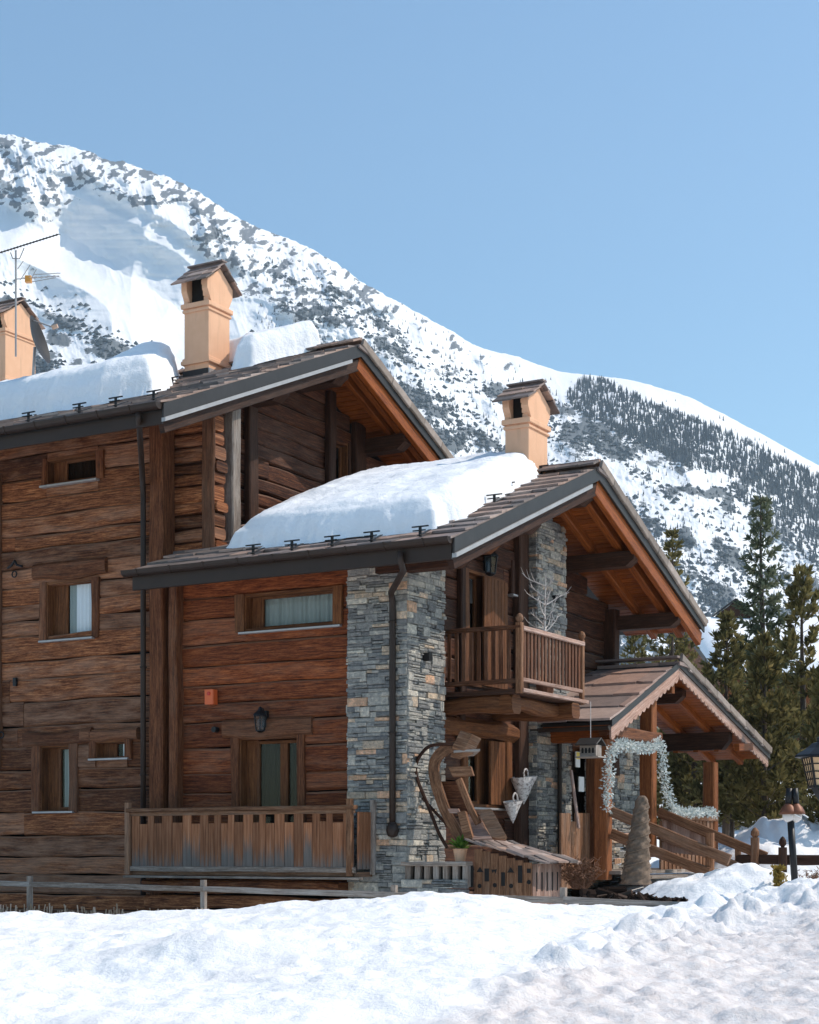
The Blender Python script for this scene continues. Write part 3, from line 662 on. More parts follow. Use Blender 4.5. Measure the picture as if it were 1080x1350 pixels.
part('side_panel', 'plank', lambda m: [m.beam((bx1+.03, yb+.08+i*.12, bzb+.08), (bx1+.03, yb+.08+i*.12, bzt-.1), .11, .024, (1,0,0), ch=.003) for i in range(3)], bal)
part('under_balcony_log', 'wall', lambda m: [m.box(bx0+.1, -1.0, -.28+i*.05, .1, bzb-.30-i*.24, bzb-.10-i*.24, ch=.03, seg=10, wob=.02) for i in range(2)])
# ---- upper balcony on the gable ----
vx = 1.1; vy0, vy1 = 1.42, 3.68; vt, vb = Zv(vx, vy0, 826), Zv(vx, vy0, 912)
ub = part('upper_balcony', 'brown', lambda m: (m.box(xG, vx, vy0, vy1, vb-.02, vb+.05, ch=.01), ))
part('handrail', 'baluster', lambda m: (m.box(xG, vx+.04, vy0-.05, vy0+.05, vt-.03, vt+.03, ch=.01, seg=3, wob=.004), ), ub)
part('handrail', 'pink', lambda m: (m.box(vx-.05, vx+.05, vy0+.05, vy1+.02, vt-.05, vt+.02, ch=.01, seg=4, wob=.004), m.box(vx-.03, vx+.03, vy0+.05, vy1, vb+.16, vb+.22, ch=.008), m.box(vx-.02, vx+.07, vy0, vy1+.12, vb+.0, vb+.055, ch=.006)), ub)  # outer rails paler than the near-side handrail: sunlight put into the colour
part('bottom_rail', 'baluster', lambda m: m.box(xG, vx, vy0-.03, vy0+.03, vb+.13, vb+.2, ch=.008), ub)
def ballpost(x, y, hh, par, w=.1, mat='grey'):
    def f(m): m.box(x-w/2, x+w/2, y-w/2, y+w/2, vb-.02, vt+hh, ch=.015); m.lathe((x, y, vt+hh), [(.03,0),(.055,.04),(.06,.075),(.04,.12),(.005,.14)], 10)
    part('post', mat, f, par)
ballpost(vx, vy0, .06, ub, .10, 'rail'); ballpost(vx, vy1, .05, ub, .075, 'rail'); ballpost(xG+.05, vy0, -.02, ub, .08, 'baluster')
for i in range(9): x = xG+.17+i*.125; part('baluster', 'baluster', lambda m: m.box(x-.03, x+.03, vy0-.012, vy0+.012, vb+.19, vt-.03, ch=.004), ub)
for i in range(17): y = vy0+.16+i*.124; part('baluster', 'baluster', lambda m: m.box(vx-.012, vx+.012, y-.036, y+.036, vb+.21, vt-.045, ch=.004), ub)
part('support_beam', 'frame', lambda m: m.beam((xG, vy0+.22, vb-.17), (vx-.15, vy0+.22, vb-.15), .3, .26, ch=.05, seg=6, wob=.04), ub)
part('support_beam', 'frame', lambda m: m.beam((xG, vy1-.35, vb-.17), (vx+.05, vy1-.35, vb-.13), .3, .24, ch=.05, seg=6, wob=.03), ub)
part('support_beam', 'frame', lambda m: m.beam((vx-.28, vy0+.05, vb-.13), (vx-.28, vy1, vb-.13), .2, .2, ch=.04, seg=6, wob=.03), ub)
part('wall_log', 'frame', lambda m: m.beam((xG+.02, 1.15, vb-.42), (xG+.02, 4.0, vb-.42), .22, .24, ch=.05, seg=8, wob=.03))

# ---- chimneys (part of the roofs) ----
def chimney(par, cx, cy, wx, wy, zb, zt, ze, za, flash=True, dirn=1):
    """shaft cx,cy centre; zb base, zt shaft top, ze cap eave, za cap apex"""
    m = MB(); x0, x1, y0, y1 = cx-wx/2, cx+wx/2, cy-wy/2, cy+wy/2; H = zt-zb
    m.box(x0, x1, y0, y1, zb, zt, ch=.008); b = .045
    z1 = zb+H*.20
    for (z, hh) in ((z1+.06, .055), (z1, .07), (zt-.16, .05), (zt-.085, .085)):
        e = b if hh > .06 else b*.55
        m.box(x0-e, x1+e, y0-e, y1+e, z, z+hh, ch=.012)
    # house-shaped head: two stepped cheeks on the eave sides and gabled walls
    hx0, hx1 = x0+.05, x1-.05
    for sx in (0, 1):
        gx = x1-.12+.02 if sx else x0-.02+.0
        zc = zt+(ze-zt)*.45
        poly = [(gx, y0+.06, zt), (gx, y1-.06, zt), (gx, y1+.06, zc+.05), (gx, y1+.06, ze), (gx, cy, za-.06), (gx, y0-.06, ze), (gx, y0-.06, zc+.05)]
        m.prism(poly, (.12, 0, 0))
    for k in range(4):
        q = .02+.025*k; zz = zt+(ze-zt)*k/4; zh = (ze-zt)/4
        for (xx0, xx1) in ((x0-.02, x0+.07), (x1-.12, x1-.02)):
            m.box(xx0, xx1, y0+.04-q, y0+.16, zz+.004, zz+zh-.004, ch=.008); m.box(xx0, xx1, y1-.16, y1-.04+q, zz+.004, zz+zh-.004, ch=.008)
    c = m.build('chimney', M['plaster'], par)
    part('flue_opening', 'mdark', lambda m: m.box(x0+.075, x1-.125, y0+.1, y1-.1, zt+.004, ze+.1, ch=0), c)
    m = MB(); ov = .12; sl = (za-ze)/(wy/2+.10)
    for sg in (-1, 1):
        n = 3; run = wy/2+.10+ov
        for k in range(n):
            ya = cy+sg*(run*(1-k/n)+.02); yb2 = cy+sg*max(0, run*(1-(k+1)/n)-.06)
            za_ = za-abs(ya-cy)*sl+.035+.012; zb_ = za-abs(yb2-cy)*sl+.02
            xs = x0-ov
            while xs < x1+ov-.02:
                xe = min(xs+random.uniform(.2,.38), x1+ov)
                m.beam(((xs+xe)/2, ya+random.uniform(-.015,.015), za_+random.uniform(0,.012)), ((xs+xe)/2, yb2, zb_), xe-xs-.005, .028, (0,0,1), ch=.004); xs = xe
    m.beam((x0-ov, cy, za+.06), (x1+ov, cy, za+.06), .16, .03, ch=.005)
    m.build('slate_cap', M['slate'], c)
    if flash:
        part('flashing', 'fascia', lambda m: m.box(x0-.02, x0+wx*.98, y0-.02, y0+.02, zb-.3, zb+.17, ch=.004), c)
        part('flashing', 'zinc', lambda m: m.box(x1-.02, x1+.018, y0+.0, y1, zb-.2, zb+.17, ch=.004), c)  # paler metal than the front piece: sunlit and shaded sides set by colour
    return c
def chim_at(par, uc, vb, u0, u1, vt, ve, va, plane, flash=True):
    p = plane(uc, vb); x, y, z = p       # near corner of the shaft on the roof plane
    wx = x-pxX(u0, y); wy = pxY(u1, x)-y
    return chimney(par, x-wx/2, y+wy/2, wx, wy, z, Zv(x, y, vt), Zv(x, y+.0, ve), Zv(x, y+wy/2, va), flash), p
c2, p2 = chim_at(ru, 275, 497, 243, 303, 396, 368, 350, onU)
c1, p1 = chim_at(ru, 7, 518, -28, 47, 432, 413, 397, onU, False)
pc = (pxX(697, 3.55), 3.55); c3x = pc[0]
wx = c3x-pxX(666, 3.55); wy = pxY(722, c3x)-3.55
chimney(rl, c3x-wx/2, 3.55+wy/2, wx, wy, zl(3.6)-.1, Zv(c3x, 3.55, 550), Zv(c3x, 3.55, 525), Zv(c3x, 3.55+wy/2, 508), False)
# =====================================================================  ENTRANCE PORCH
pxp = 1.3
pL, pA, pR = G_(806, 944, pxp), G_(895, 868, pxp), G_(1013, 990, pxp)
def zp(y):
    return pL[2]+(pA[2]-pL[2])*(y-pL[1])/(pA[1]-pL[1]) if y <= pA[1] else pA[2]+(pR[2]-pA[2])*(y-pA[1])/(pR[1]-pA[1])
po = thing('entrance_porch', 'timber entrance porch with a steep slate gable roof and scalloped trim', 'porch', (.9, 7.5, 1.2))
def ppart(name, mat, f, par=None): mb = MB(); f(mb); return mb.build(name, M[mat], par or po)
m = MB(); ye, yr, yb_ = pL[1], pA[1], pR[1]
m.prism([(xG, ye, zp(ye)-.09), (xG, yr, zp(yr)-.09), (xG, yr, zp(yr)-.14), (xG, ye, zp(ye)-.14)], (pxp-xG, 0, 0)); m.prism([(xG, yr, zp(yr)-.09), (xG, yb_, zp(yb_)-.09), (xG, yb_, zp(yb_)-.14), (xG, yr, zp(yr)-.14)], (pxp-xG, 0, 0))
pr = m.build('roof', M['fascia'], po)

def slate2():
    m = NT('rust_toned_slate'); r = m.rnd(); ob = m.obj(); n1 = m.noise(ob, 5, 7, .65)
    c = m.ramp(r, [(0, (.18,.14,.13)), (.35, (.29,.21,.18)), (.7, (.42,.26,.20)), (1, (.40,.34,.31))])
    c = m.mix(.6, c, m.ramp(n1, [(.3, (.5,.48,.48)), (.7, (1.15,1.1,1.05))]), 'MULTIPLY'); m.P(Base_Color=c, Roughness=.65, Normal=m.bump(n1, .5, .03)); return m.m
M['slate_red'] = slate2()
m = MB(); zq = lambda y: zp(y)-.09
slates(m, zq, xG+.02, pxp+.03, (ye-.05, yr-.03), .52, .04, .38, .8); slates(m, zq, xG+.02, pxp+.07, (yb_+.05, yr+.03), .5, .06, .38, .8, .085)
m.beam((xG, yr, zp(yr)+.02), (pxp+.03, yr, zp(yr)+.02), .3, .04, ch=.005); m.build('slate_cover', M['slate_red'], pr)
def slopeplate(m, ya, yb, d0, d1, x, th): m.prism([(x, ya, zp(ya)+d0), (x, yb, zp(yb)+d0), (x, yb, zp(yb)+d1), (x, ya, zp(ya)+d1)], (th, 0, 0))
ppart('rake_fascia', 'fascia', lambda m: (slopeplate(m, ye-.03, yr, -.05, -.16, pxp, .03), slopeplate(m, yr, yb_+.03, -.05, -.16, pxp, .03)), pr)
m = MB(); y = yr
while y < yb_-.05:
    e = min(y+random.uniform(.45, .75), yb_+.06); m.beam((pxp+.05, y, zp(y)+.02), (pxp+.05, e-.012, zp(e)+.01), .055, .14, (0,0,1), ch=.012, seg=3, wob=.008); y = e
m.build('rake_slab', M['slab'], pr)
def scallop(ya, yb, top, bot):
    n = int(abs(yb-ya)/.19); poly = [(pxp-.03, ya, zp(ya)+top), (pxp-.03, yb, zp(yb)+top)]
    for i in range(n*4, -1, -1):
        y = ya+(yb-ya)*i/(n*4); poly.append((pxp-.03, y, zp(y)+bot-.055*abs(math.sin(math.pi*i/4))))
    return MB().prism(poly, (.03, 0, 0), du=(0, yb-ya, zp(yb)-zp(ya)))
scallop(ye, yr-.0, -.15, -.36).build('scalloped_trim', M['pink'], pr); scallop(yb_, yr+.0, -.15, -.30).build('scalloped_trim', M['pink'], pr)
m = MB(); y = ye+.05
while y < yb_-.1:
    y2 = y+.14; ym = y+.07; sl_ = (zp(ym+.01)-zp(ym-.01))/.02
    m.beam((xG, ym, zp(ym)-.165), (pxp-.06, ym, zp(ym)-.165), .136, .03, (0, -sl_, 1), ch=.004); y = y2
m.build('soffit', M['orange'], pr)
for x in (.15, .75): ppart('rafter', 'orange', lambda m: m.beam((x, yr+.05, zp(yr)-.24), (x, yb_-.1, zp(yb_-.1)-.24), .11, .13, ch=.01), pr)
def ppur(y, x1, dz, w=.2, h=.22, mat='brown'):
    z = zp(y)-dz; m = MB(); m.prism([(xG, y-w/2, z-h/2), (x1-.14, y-w/2, z-h/2), (x1, y-w/2, z), (x1, y-w/2, z+h/2), (xG, y-w/2, z+h/2)], (0, w, 0), du=(1,0,0)); m.build('purlin', M[mat], po)
yp_ = pxY(960, 1.15); ppur(yp_, 1.2, .46, .22, .34); ppur((yr+yp_)/2-.6, 1.05, .34, .2, .24); ppur(yr, 1.1, .34)
ylp = pxY(806, 1.1); zlp = Zv(1.1, ylp, 968)
ppart('plate_beam', 'orange', lambda m: m.beam((xG, ylp, zlp), (1.14, ylp, zlp), .2, .25, ch=.03, seg=6, wob=.01))
for i in range(4): x = .1+i*.42; ppart('rafter_tail', 'orange', lambda m: m.beam((x, yp_-.1, zp(yp_)-.60), (x, yp_+.75, zp(yp_+.75)-.34), .1, .14, ch=.01), pr)
def ppost(u0, u1, v0, v1, x, mat='orange', wob=.006):
    y0, y1 = pxY(u0, x), pxY(u1, x); w_ = min(.24, y1-y0+.06); y = (y0+y1)/2
    ppart('post', mat, lambda m: m.beam((x-w_/2+.03, y, Zv(x, y, v1)), (x-w_/2+.03, y, Zv(x, y, v0)), w_, w_, (1,0,0), ch=.02, seg=6, wob=wob))
M['red'] = wood('stained_post_wood', (.085,.026,.008), (.20,.065,.02), (.31,.115,.038), (.2,.1,.06), .15, .4)
ppost(796, 807, 975, 1160, 1.12, 'red'); ppost(786, 796, 985, 1150, .75, 'frame'); ppost(853, 869, 900, 1130, 1.05, 'red'); ppost(934, 951, 1005, 1135, 1.05, 'red')
yk0, yk1 = pxY(800, 1.08), pxY(872, 1.08)
ppart('tie_beam', 'post', lambda m: m.beam((1.02, yk0, Zv(1.08, yk0, 962)), (1.02, yk1, Zv(1.08, yk1, 974)), .16, .2, ch=.02, seg=5, wob=.01))
ppart('king_post', 'red', lambda m: m.box(1.1, 1.2, yr-.07, yr+.07, zp(yr)-.62, zp(yr)-.15, ch=.01))
gutter(pr, ye-.06, zp(ye)-.17, xG, pxp, .06)
# stair, railings, parapet
fy0, fy1 = pxY(803, 1.1), pxY(868, 1.1)
fz = Zv(1.1, fy0, 1148)
ppart('floor', 'grey', lambda m: [m.box(xG, 1.35, fy0-.1+i*.2, fy0+.09+i*.2, fz-.06, fz, ch=.004) for i in range(24)])
for i in range(4): ppart('stair_tread', 'grey', lambda m: m.box(1.4+i*.3, 1.75+i*.3, fy0+.02, fy1+.05, fz-.14-i*.13, fz-.08-i*.13, ch=.008))
def frail(nm, pts, y, h, mat='rail', w=.07):
    a, b = F_(*pts[0], y), F_(*pts[1], y); return MB().beam(a, b, w, h, ch=.012, seg=8, wob=.006).build(nm, M[mat], sr)
sr = ppart('stair_railing', 'rail', lambda m: m.beam(F_(936, 1150, fy0-.03), F_(936, 1098, fy0-.03), .12, .13, (1,0,0), ch=.03))
frail('top_rail', ((806,1070),(962,1134)), fy0-.1, .17); frail('lower_rail', ((806,1099),(935,1151)), fy0-.1, .17)
y2 = fy1+.05
sr = ppart('stair_railing', 'rail', lambda m: m.beam(F_(995.5, 1152, y2), F_(995.5, 1104, y2), .12, .13, (1,0,0), ch=.02))
def bulb(c, s=1.0): return MB().lathe(c, [(.05*s,-.02),(.03*s,.02),(.065*s,.07),(.06*s,.13),(.03*s,.18),(.004,.2)], 10)
bulb(F_(995.5, 1106, y2), 1.2).build('post_knob', M['rail'], sr)
frail('top_rail', ((868,1070),(1010,1130)), y2+.07, .17); frail('lower_rail', ((868,1101),(990,1149)), y2+.07, .14)
for i in range(9):
    u = 876+i*7.4; t_ = (u-868)/142
    MB().beam(F_(u, 1076+t_*60, y2+.13), F_(u, 1122+t_*16, y2+.13), .03, .115, (1,0,0), ch=.004).build('picket', M['pink'], sr)
px0, px1 = pxY(872, 1.1), pxY(944, 1.1)
ppart('parapet', 'rail', lambda m: [m.beam((1.1, px0+i*.2, fz), (1.1, px0+i*.2, Zv(1.1, px0+i*.2, 1082)), .03, .14, (0,1,0), ch=.004) for i in range(int((px1-px0)/.2))]+[m.beam((1.1, px0, Zv(1.1, px0, 1077)), (1.1, px1, Zv(1.1, px1, 1080)), .1, .08, ch=.008)])
ga = pxY(742, .8)
ppart('plank_screen', 'rail', lambda m: [m.beam((.8, ga+i*.19, 1.0), (.8, ga+i*.19, Zv(.8, ga+i*.19, 1072 if i not in (2,) else 1083)), .035, .18, (0,1,0), ch=.004) for i in range(6)])

# =====================================================================  THINGS ON AND AROUND THE CHALET
def lantern(o, label, s=1.0, d=(0,-1)):
    x, y, z = o; t = thing('wall_lantern', label, 'wall lantern', o); cx, cy = x+d[0]*.16*s, y+d[1]*.16*s
    MB().box(x-.05*s, x+.05*s, y-.05*s, y+.05*s, z-.1*s, z+.2*s, ch=.01).tube([(x,y,z+.12*s),((x+cx)/2,(y+cy)/2,z+.24*s),(cx,cy,z+.2*s)], .013*s, 6).build('bracket', M['iron'], t)
    m = MB()
    for k in range(6): a = k*math.pi/3; m.beam((cx+.085*s*math.cos(a), cy+.085*s*math.sin(a), z-.15*s), (cx+.115*s*math.cos(a), cy+.115*s*math.sin(a), z+.1*s), .016*s, .016*s, ch=0)
    m.lathe((cx,cy,z), [(.14*s,.1*s),(.13*s,.13*s),(.05*s,.2*s),(.03*s,.25*s),(.005,.27*s)], 6); m.lathe((cx,cy,z), [(.03*s,-.2*s),(.09*s,-.17*s),(.09*s,-.15*s)], 6); m.build('cage', M['iron'], t)
    MB().lathe((cx,cy,z), [(.075*s,-.15*s),(.1*s,.1*s)], 6).build('glass', M['glass'], t)
lantern(F_(350, 952, yW-.05), 'black iron wall lantern above the balcony door with twin glazed leaves', .85)
lantern(G_(641, 745, xG+.02), 'black wall lantern up under the gable eave above the upper balcony', 1.0, (.8,-.6))
o = F_(281, 919, yW-.02); t = thing('alarm_box', 'small orange box with a red button mounted on the log wall', 'alarm box', o)
MB().box(o[0]-.09, o[0]+.08, o[1]-.11, o[1]+.02, o[2]-.12, o[2]+.11, ch=.012).build('case', M['orangebox'], t)
MB().tube([(o[0]+.0, o[1]-.11, o[2]+.045), (o[0]+.0, o[1]-.125, o[2]+.045)], .03, 12).build('button', simple('red_button', (.5,.04,.02), .4), t)
o = F_(285, 962, yW-.02); tag(MB().tube([(o[0],o[1]+.03,o[2]),(o[0],o[1]-.07,o[2])], .045, 10).build('wall_socket', M['iron'], origin=o), 'small round black outlet on the logs below the orange box', 'outlet')
def ring(u, v, r, label):
    o = F_(u, v, yL-.06); tag(MB().tube([(o[0]+r*math.cos(a), o[1], o[2]+r*math.sin(a)) for a in np.linspace(0, 6.3, 17)], .012, 6).build('iron_ring', M['iron'], origin=o), label, 'ring', 'iron rings on the left log wall')
ring(19, 757, .05, 'iron ring hanging on the logs under the small black hook rack'); ring(2, 969, .05, 'iron ring low on the log wall at the left edge of the photo')
o = F_(21, 748, yL-.03); tag(MB().tube([(o[0]-.16,o[1]-.02,o[2]),(o[0]-.06,o[1]-.04,o[2]+.03),(o[0]+.02,o[1]-.05,o[2]+.1),(o[0]+.06,o[1]-.04,o[2]+.03),(o[0]+.16,o[1]-.02,o[2])], .022, 6).build('hook_rack', M['iron'], origin=o), 'small black triangular hook rack on the logs left of the blind window', 'hook')
o = F_(20, 899, yL-.03); tag(MB().box(o[0]-.035, o[0]+.035, o[1]-.03, o[1]+.03, o[2]-.07, o[2]+.07, ch=.01).build('wall_spotlight', M['iron'], origin=o), 'small black spotlight on the left log wall above the lower window', 'spotlight')
o = G_(561, 866, .03); tag(MB().box(o[0]-.04, o[0]+.09, o[1]-.05, o[1]+.05, o[2]-.06, o[2]+.06, ch=.012).build('wall_spotlight', M['iron'], origin=o), 'black spotlight on the sunlit side of the corner stone pillar', 'spotlight')
o = G_(730, 790, .05); tag(MB().box(o[0]-.04, o[0]+.09, o[1]-.05, o[1]+.05, o[2]-.06, o[2]+.06, ch=.012).build('wall_spotlight', M['iron'], origin=o), 'black spotlight high on the middle stone pillar behind the bare birch', 'spotlight')

# bare white sapling on the upper balcony
o = (.75, 3.05, vb+.06); t = thing('bare_sapling', 'leafless white sapling standing in a pot on the upper balcony', 'sapling', o)
m = MB(); tx, ty = o[0], o[1]; hz = Zv(.75, 3.05, 755)-o[2]
trunk = [(tx+.015*math.sin(k), ty+.01*math.cos(k*1.3), o[2]+.2+(hz-.2)*k/8) for k in range(9)]; m.tube(trunk, [.028-.0027*k for k in range(9)], 6)
rg = random.Random(3)
for i in range(15):
    zb = o[2]+hz*rg.uniform(.42, .9); a = rg.uniform(0, 6.28); L = rg.uniform(.3, .62)*(1.15-(zb-o[2])/hz*.5); p = Vector((tx, ty, zb)); pts = [p]
    d = Vector((math.cos(a), math.sin(a)*.9, .45)).normalized()
    for k in range(5): d = (d+Vector((rg.uniform(-.25,.25), rg.uniform(-.25,.25), rg.uniform(-.05,.22)))).normalized(); p = p+d*L/5; pts.append(p)
    m.tube(pts, [.012,.010,.008,.006,.005,.003], 5)
    for k in (2, 3, 4):
        q = pts[k]; dd = (d+Vector((rg.uniform(-.8,.8), rg.uniform(-.8,.8), rg.uniform(-.1,.6)))).normalized(); m.tube([q, q+dd*L*.18, q+dd*L*.34+Vector((0,0,.03))], [.006,.004,.002], 4)
m.build('branches', M['whitebark'], t)
MB().lathe((tx, ty, o[2]), [(.1,0),(.12,.02),(.15,.24),(.165,.25),(.15,.26),(.14,.24)], 14).build('pot', simple('terracotta_pot', (.3,.13,.07), .8), t)

# bird house on a string
o = (1.2, 3.80, Zv(1.2, 3.8, 999)); t = thing('bird_house', 'small weathered bird house hanging on a string under the balcony corner', 'bird house', o)
bx, by_, bz = o
MB().prism([(bx-.14, by_-.11, bz+.02), (bx+.14, by_-.11, bz+.02), (bx+.14, by_-.11, bz+.2), (bx-.14, by_-.11, bz+.2)], (0, .22, 0)).build('box', M['grey'], t)
MB().box(bx-.2, bx+.2, by_-.17, by_+.17, bz, bz+.02, ch=.004).build('base', M['grey'], t)
MB().beam((bx, by_-.19, bz+.2), (bx, by_+.01, bz+.31), .38, .025, ch=.004).beam((bx, by_+.19, bz+.2), (bx, by_-.005, bz+.31), .38, .025, ch=.004).build('roof', M['fascia'], t)
MB().tube([(bx, by_, bz+.31), (bx, by_, Zv(1.2, 3.8, 925))], .006, 5).build('string', M['whitebark'], t)
MB().add([(bx-.11+k*.06+dx, by_-.114, bz+.07+dz) for k in range(4) for dx, dz in ((0,0),(.04,0),(.04,.07),(.02,.09),(0,.07))], [[k*5+j for j in range(5)] for k in range(4)]).build('opening', M['mdark'], t)

# bark cones on the wall right of the lower gable window
def cone(u0, u1, vt_, vb2, label):
    x = .0; y0, y1 = pxY(u0, x), pxY(u1, x); ym = (y0+y1)/2; zt, zb2 = Zv(x, ym, vt_), Zv(x, ym, vb2); r_ = (y1-y0)/2
    t = thing('bark_cone', label, 'wall decoration', (x, ym, zb2), group='bark cones hanging beside the gable window')
    m = MB(); n = 14; vs = []; fs = []
    for j in range(6):
        q = j/5
        for k in range(n): a = 2*math.pi*k/n; rr = r_*(q**.9)*(1+.06*math.sin(3*a+j)); vs.append((x-.06+rr*.6*math.cos(a)+.03, ym+rr*math.sin(a), zb2+(zt-zb2)*q+.03*q*math.sin(a)))
    for j in range(5):
        for k in range(n): fs.append([j*n+k, j*n+(k+1)%n, (j+1)*n+(k+1)%n, (j+1)*n+k])
    m.add(vs, fs); m.build('cone', M['birch'], t)
    MB().tube([(x+.02, ym-.07+.0*k, zt-.02+.0) if k == 0 else (x+.02, ym-.09*math.cos(k/7*3.14)-.02, zt+.13*math.sin(k/7*3.14)) for k in range(8)], .014, 6).build('loop', M['birch'], t)
def birch():
    m = NT('birch_bark'); ob = m.obj(); n = m.noise(m.mapv(ob, (18, 18, 30)), 1, 5, .7); m.P(Base_Color=m.ramp(n, [(.36, (.10,.07,.06)), (.46, (.50,.46,.44)), (.7, (.72,.69,.67))]), Roughness=.8, Normal=m.bump(n, .4, .02)); return m.m
M['birch'] = birch()
cone(681, 704, 1024, 1061, 'larger grey bark cone hanging on the logs nearest the stone pillar'); cone(670, 687, 1056, 1086, 'smaller grey bark cone hanging lower beside the window sill')

# things by the entrance
o = (.0, pxY(761.5, 0), Zv(0, 6, 1001)); t = thing('door_sign', 'narrow white and yellow paper sign hung beside the entrance door', 'sign', o)
MB().box(o[0]-.01, o[0]+.01, o[1]-.09, o[1]+.09, o[2]-.14, o[2]+.13, ch=.002).build('board', M['white'], t)
MB().box(o[0]+.011, o[0]+.016, o[1]-.07, o[1]+.07, o[2]+.0, o[2]+.12, ch=.001).build('yellow_panel', M['yellow'], t)
o = (.0, pxY(766, 0), Zv(0, 6.2, 1034)); tag(MB().box(o[0]-.01, o[0]+.01, o[1]-.1, o[1]+.12, o[2]-.13, o[2]+.13, ch=.002).build('paper_notice', M['white'], origin=o), 'white paper notice below the yellow sign by the entrance', 'notice')
a, b = G_(753, 1016, .65), G_(763, 1092, .95); tag(MB().tube([a, b], .028, 8).build('broom_handle', M['pink'], origin=b), 'pale wooden broom handle leaning by the entrance door', 'broom')

# frosted garland wound round the porch opening
GP = [(800,1066),(801,1045),(803,1020),(803,1002),(808,988),(818,980),(832,984),(848,987),(862,984),(869,978),(873,990),(874,1008),(877,1030),(881,1050),(887,1066),(900,1071),(918,1072),(934,1070),(945,1073)]
pts = [Vector(G_(u, v, 1.28)) for u, v in GP]
vs = []; fs = []; rr = random.Random(5); gm = MB()
for i in range(len(pts)-1):
    a, b = pts[i], pts[i+1]; n = int((b-a).length*520)
    for k in range(n):
        p = a.lerp(b, rr.random()); th = rr.uniform(0, 6.28); R_ = .10 if i < 14 else .085
        d = Vector((rr.gauss(0,1), rr.gauss(0,1), rr.gauss(0,1))).normalized(); q = p+d*rr.uniform(.0, R_)
        s_ = Vector((rr.gauss(0,1), rr.gauss(0,1), rr.gauss(0,1))).cross(d).normalized(); L = rr.uniform(.03, .07); w_ = L*.3
        gm.add([q, q+d*L*.5+s_*w_, q+d*L, q+d*L*.5-s_*w_], [[0,1,2,3]], r=rr.random())
tag(gm.build('frosted_garland', M['garland'], origin=tuple(pts[0]), fix=False), 'frosty white tinsel garland wound round the porch opening and parapet', 'garland')

# rope-wrapped shrub
bb = Wp(838, 1166, 25.2); t = thing('wrapped_shrub', 'tall tapering shrub wrapped in jute sacking in front of the porch stair', 'wrapped shrub', bb, 'W')
m = MB(); n = 30; hh = Wp(846, 1049, 25.2)[2]-bb[2]; vs = []; fs = []; nz = 90
for j in range(nz+1):
    q = j/nz; r_ = (.225*(1-q)+.085*q)*(1 if q < .93 else math.sqrt(max(0, 1-((q-.93)/.075)**2)))
    for k in range(n):
        a = 2*math.pi*k/n; tw = .010*math.sin(3*a+q*44)+.007*math.sin(q*90-4*a)+.010*math.sin(7*a-q*34+2*math.sin(q*17))+.006*math.sin(13*a+q*60); vs.append((bb[0]+.10*q+(r_+tw*(1-q*.4))*math.cos(a), bb[1]+(r_+tw)*math.sin(a), bb[2]+hh*q))
for j in range(nz):
    for k in range(n): fs.append([j*n+k, j*n+(k+1)%n, (j+1)*n+(k+1)%n, (j+1)*n+k])
fs.append([nz*n+k for k in range(n)]); m.add(vs, fs); m.build('sacking', M['rope'], t, smooth=True)
for s_ in range(5):
    MB().tube([(bb[0]+.10*q+(.235*(1-q)+.09*q+.01)*math.cos(a), bb[1]+(.235*(1-q)+.09*q+.01)*math.sin(a), bb[2]+hh*q) for q, a in [(.08+.18*s_+.22*k/16, s_+6.28*k/16) for k in range(17)] if q < .95], .009, 5).build('cord', M['rope'], t)
# twiggy bushes
def twigs(o, n, rx, rz, label, mat='twig', nm='dry_bush', seed=1):
    rg = random.Random(seed); m = MB()
    for i in range(n):
        a = rg.uniform(0, 6.28); sp = rg.uniform(0, 1); p = Vector((o[0]+rg.uniform(-.3,.3)*rx, o[1]+rg.uniform(-.3,.3)*rx, o[2])); L = rz*rg.uniform(.5, 1.1)
        d = Vector((math.cos(a)*sp*rx/rz*1.2, math.sin(a)*sp*rx/rz*1.2, 1)).normalized(); pts = [p]
        for k in range(4): d = (d+Vector((rg.uniform(-.3,.3), rg.uniform(-.3,.3), rg.uniform(-.2,.1)))).normalized(); p = p+d*L/4; pts.append(p)
        r_ = rg.random(); m.tube(pts, [.007,.006,.005,.004,.002], 4, r=r_)
        for k in (1, 2, 3, 4):
            for _ in range(3): dd = Vector((rg.uniform(-1,1), rg.uniform(-1,1), rg.uniform(-.2,1))).normalized(); m.tube([pts[k], pts[k]+dd*L*.12, pts[k]+dd*L*.2+Vector((0,0,-.01))], [.004,.004,.003], 3, r=rg.random())
    return tag(m.build(nm, M[mat], origin=tuple(o), frame='W', fix=False), label, 'bush')
twigs(Wp(765, 1172, 23.9), 150, .34, .42, 'dry reddish brown twiggy bush between planked hutch and porch', seed=2)
twigs(Wp(1072, 1172, 25.5), 60, .3, .3, 'low dry brown bush behind the snow bank under the street lantern', seed=4)
twigs(Wp(1027, 1176, 21.5), 40, .08, .3, 'small golden dead conifer sprig poking out of the snow', 'sprig', 'dead_sprig', 6) if False else None

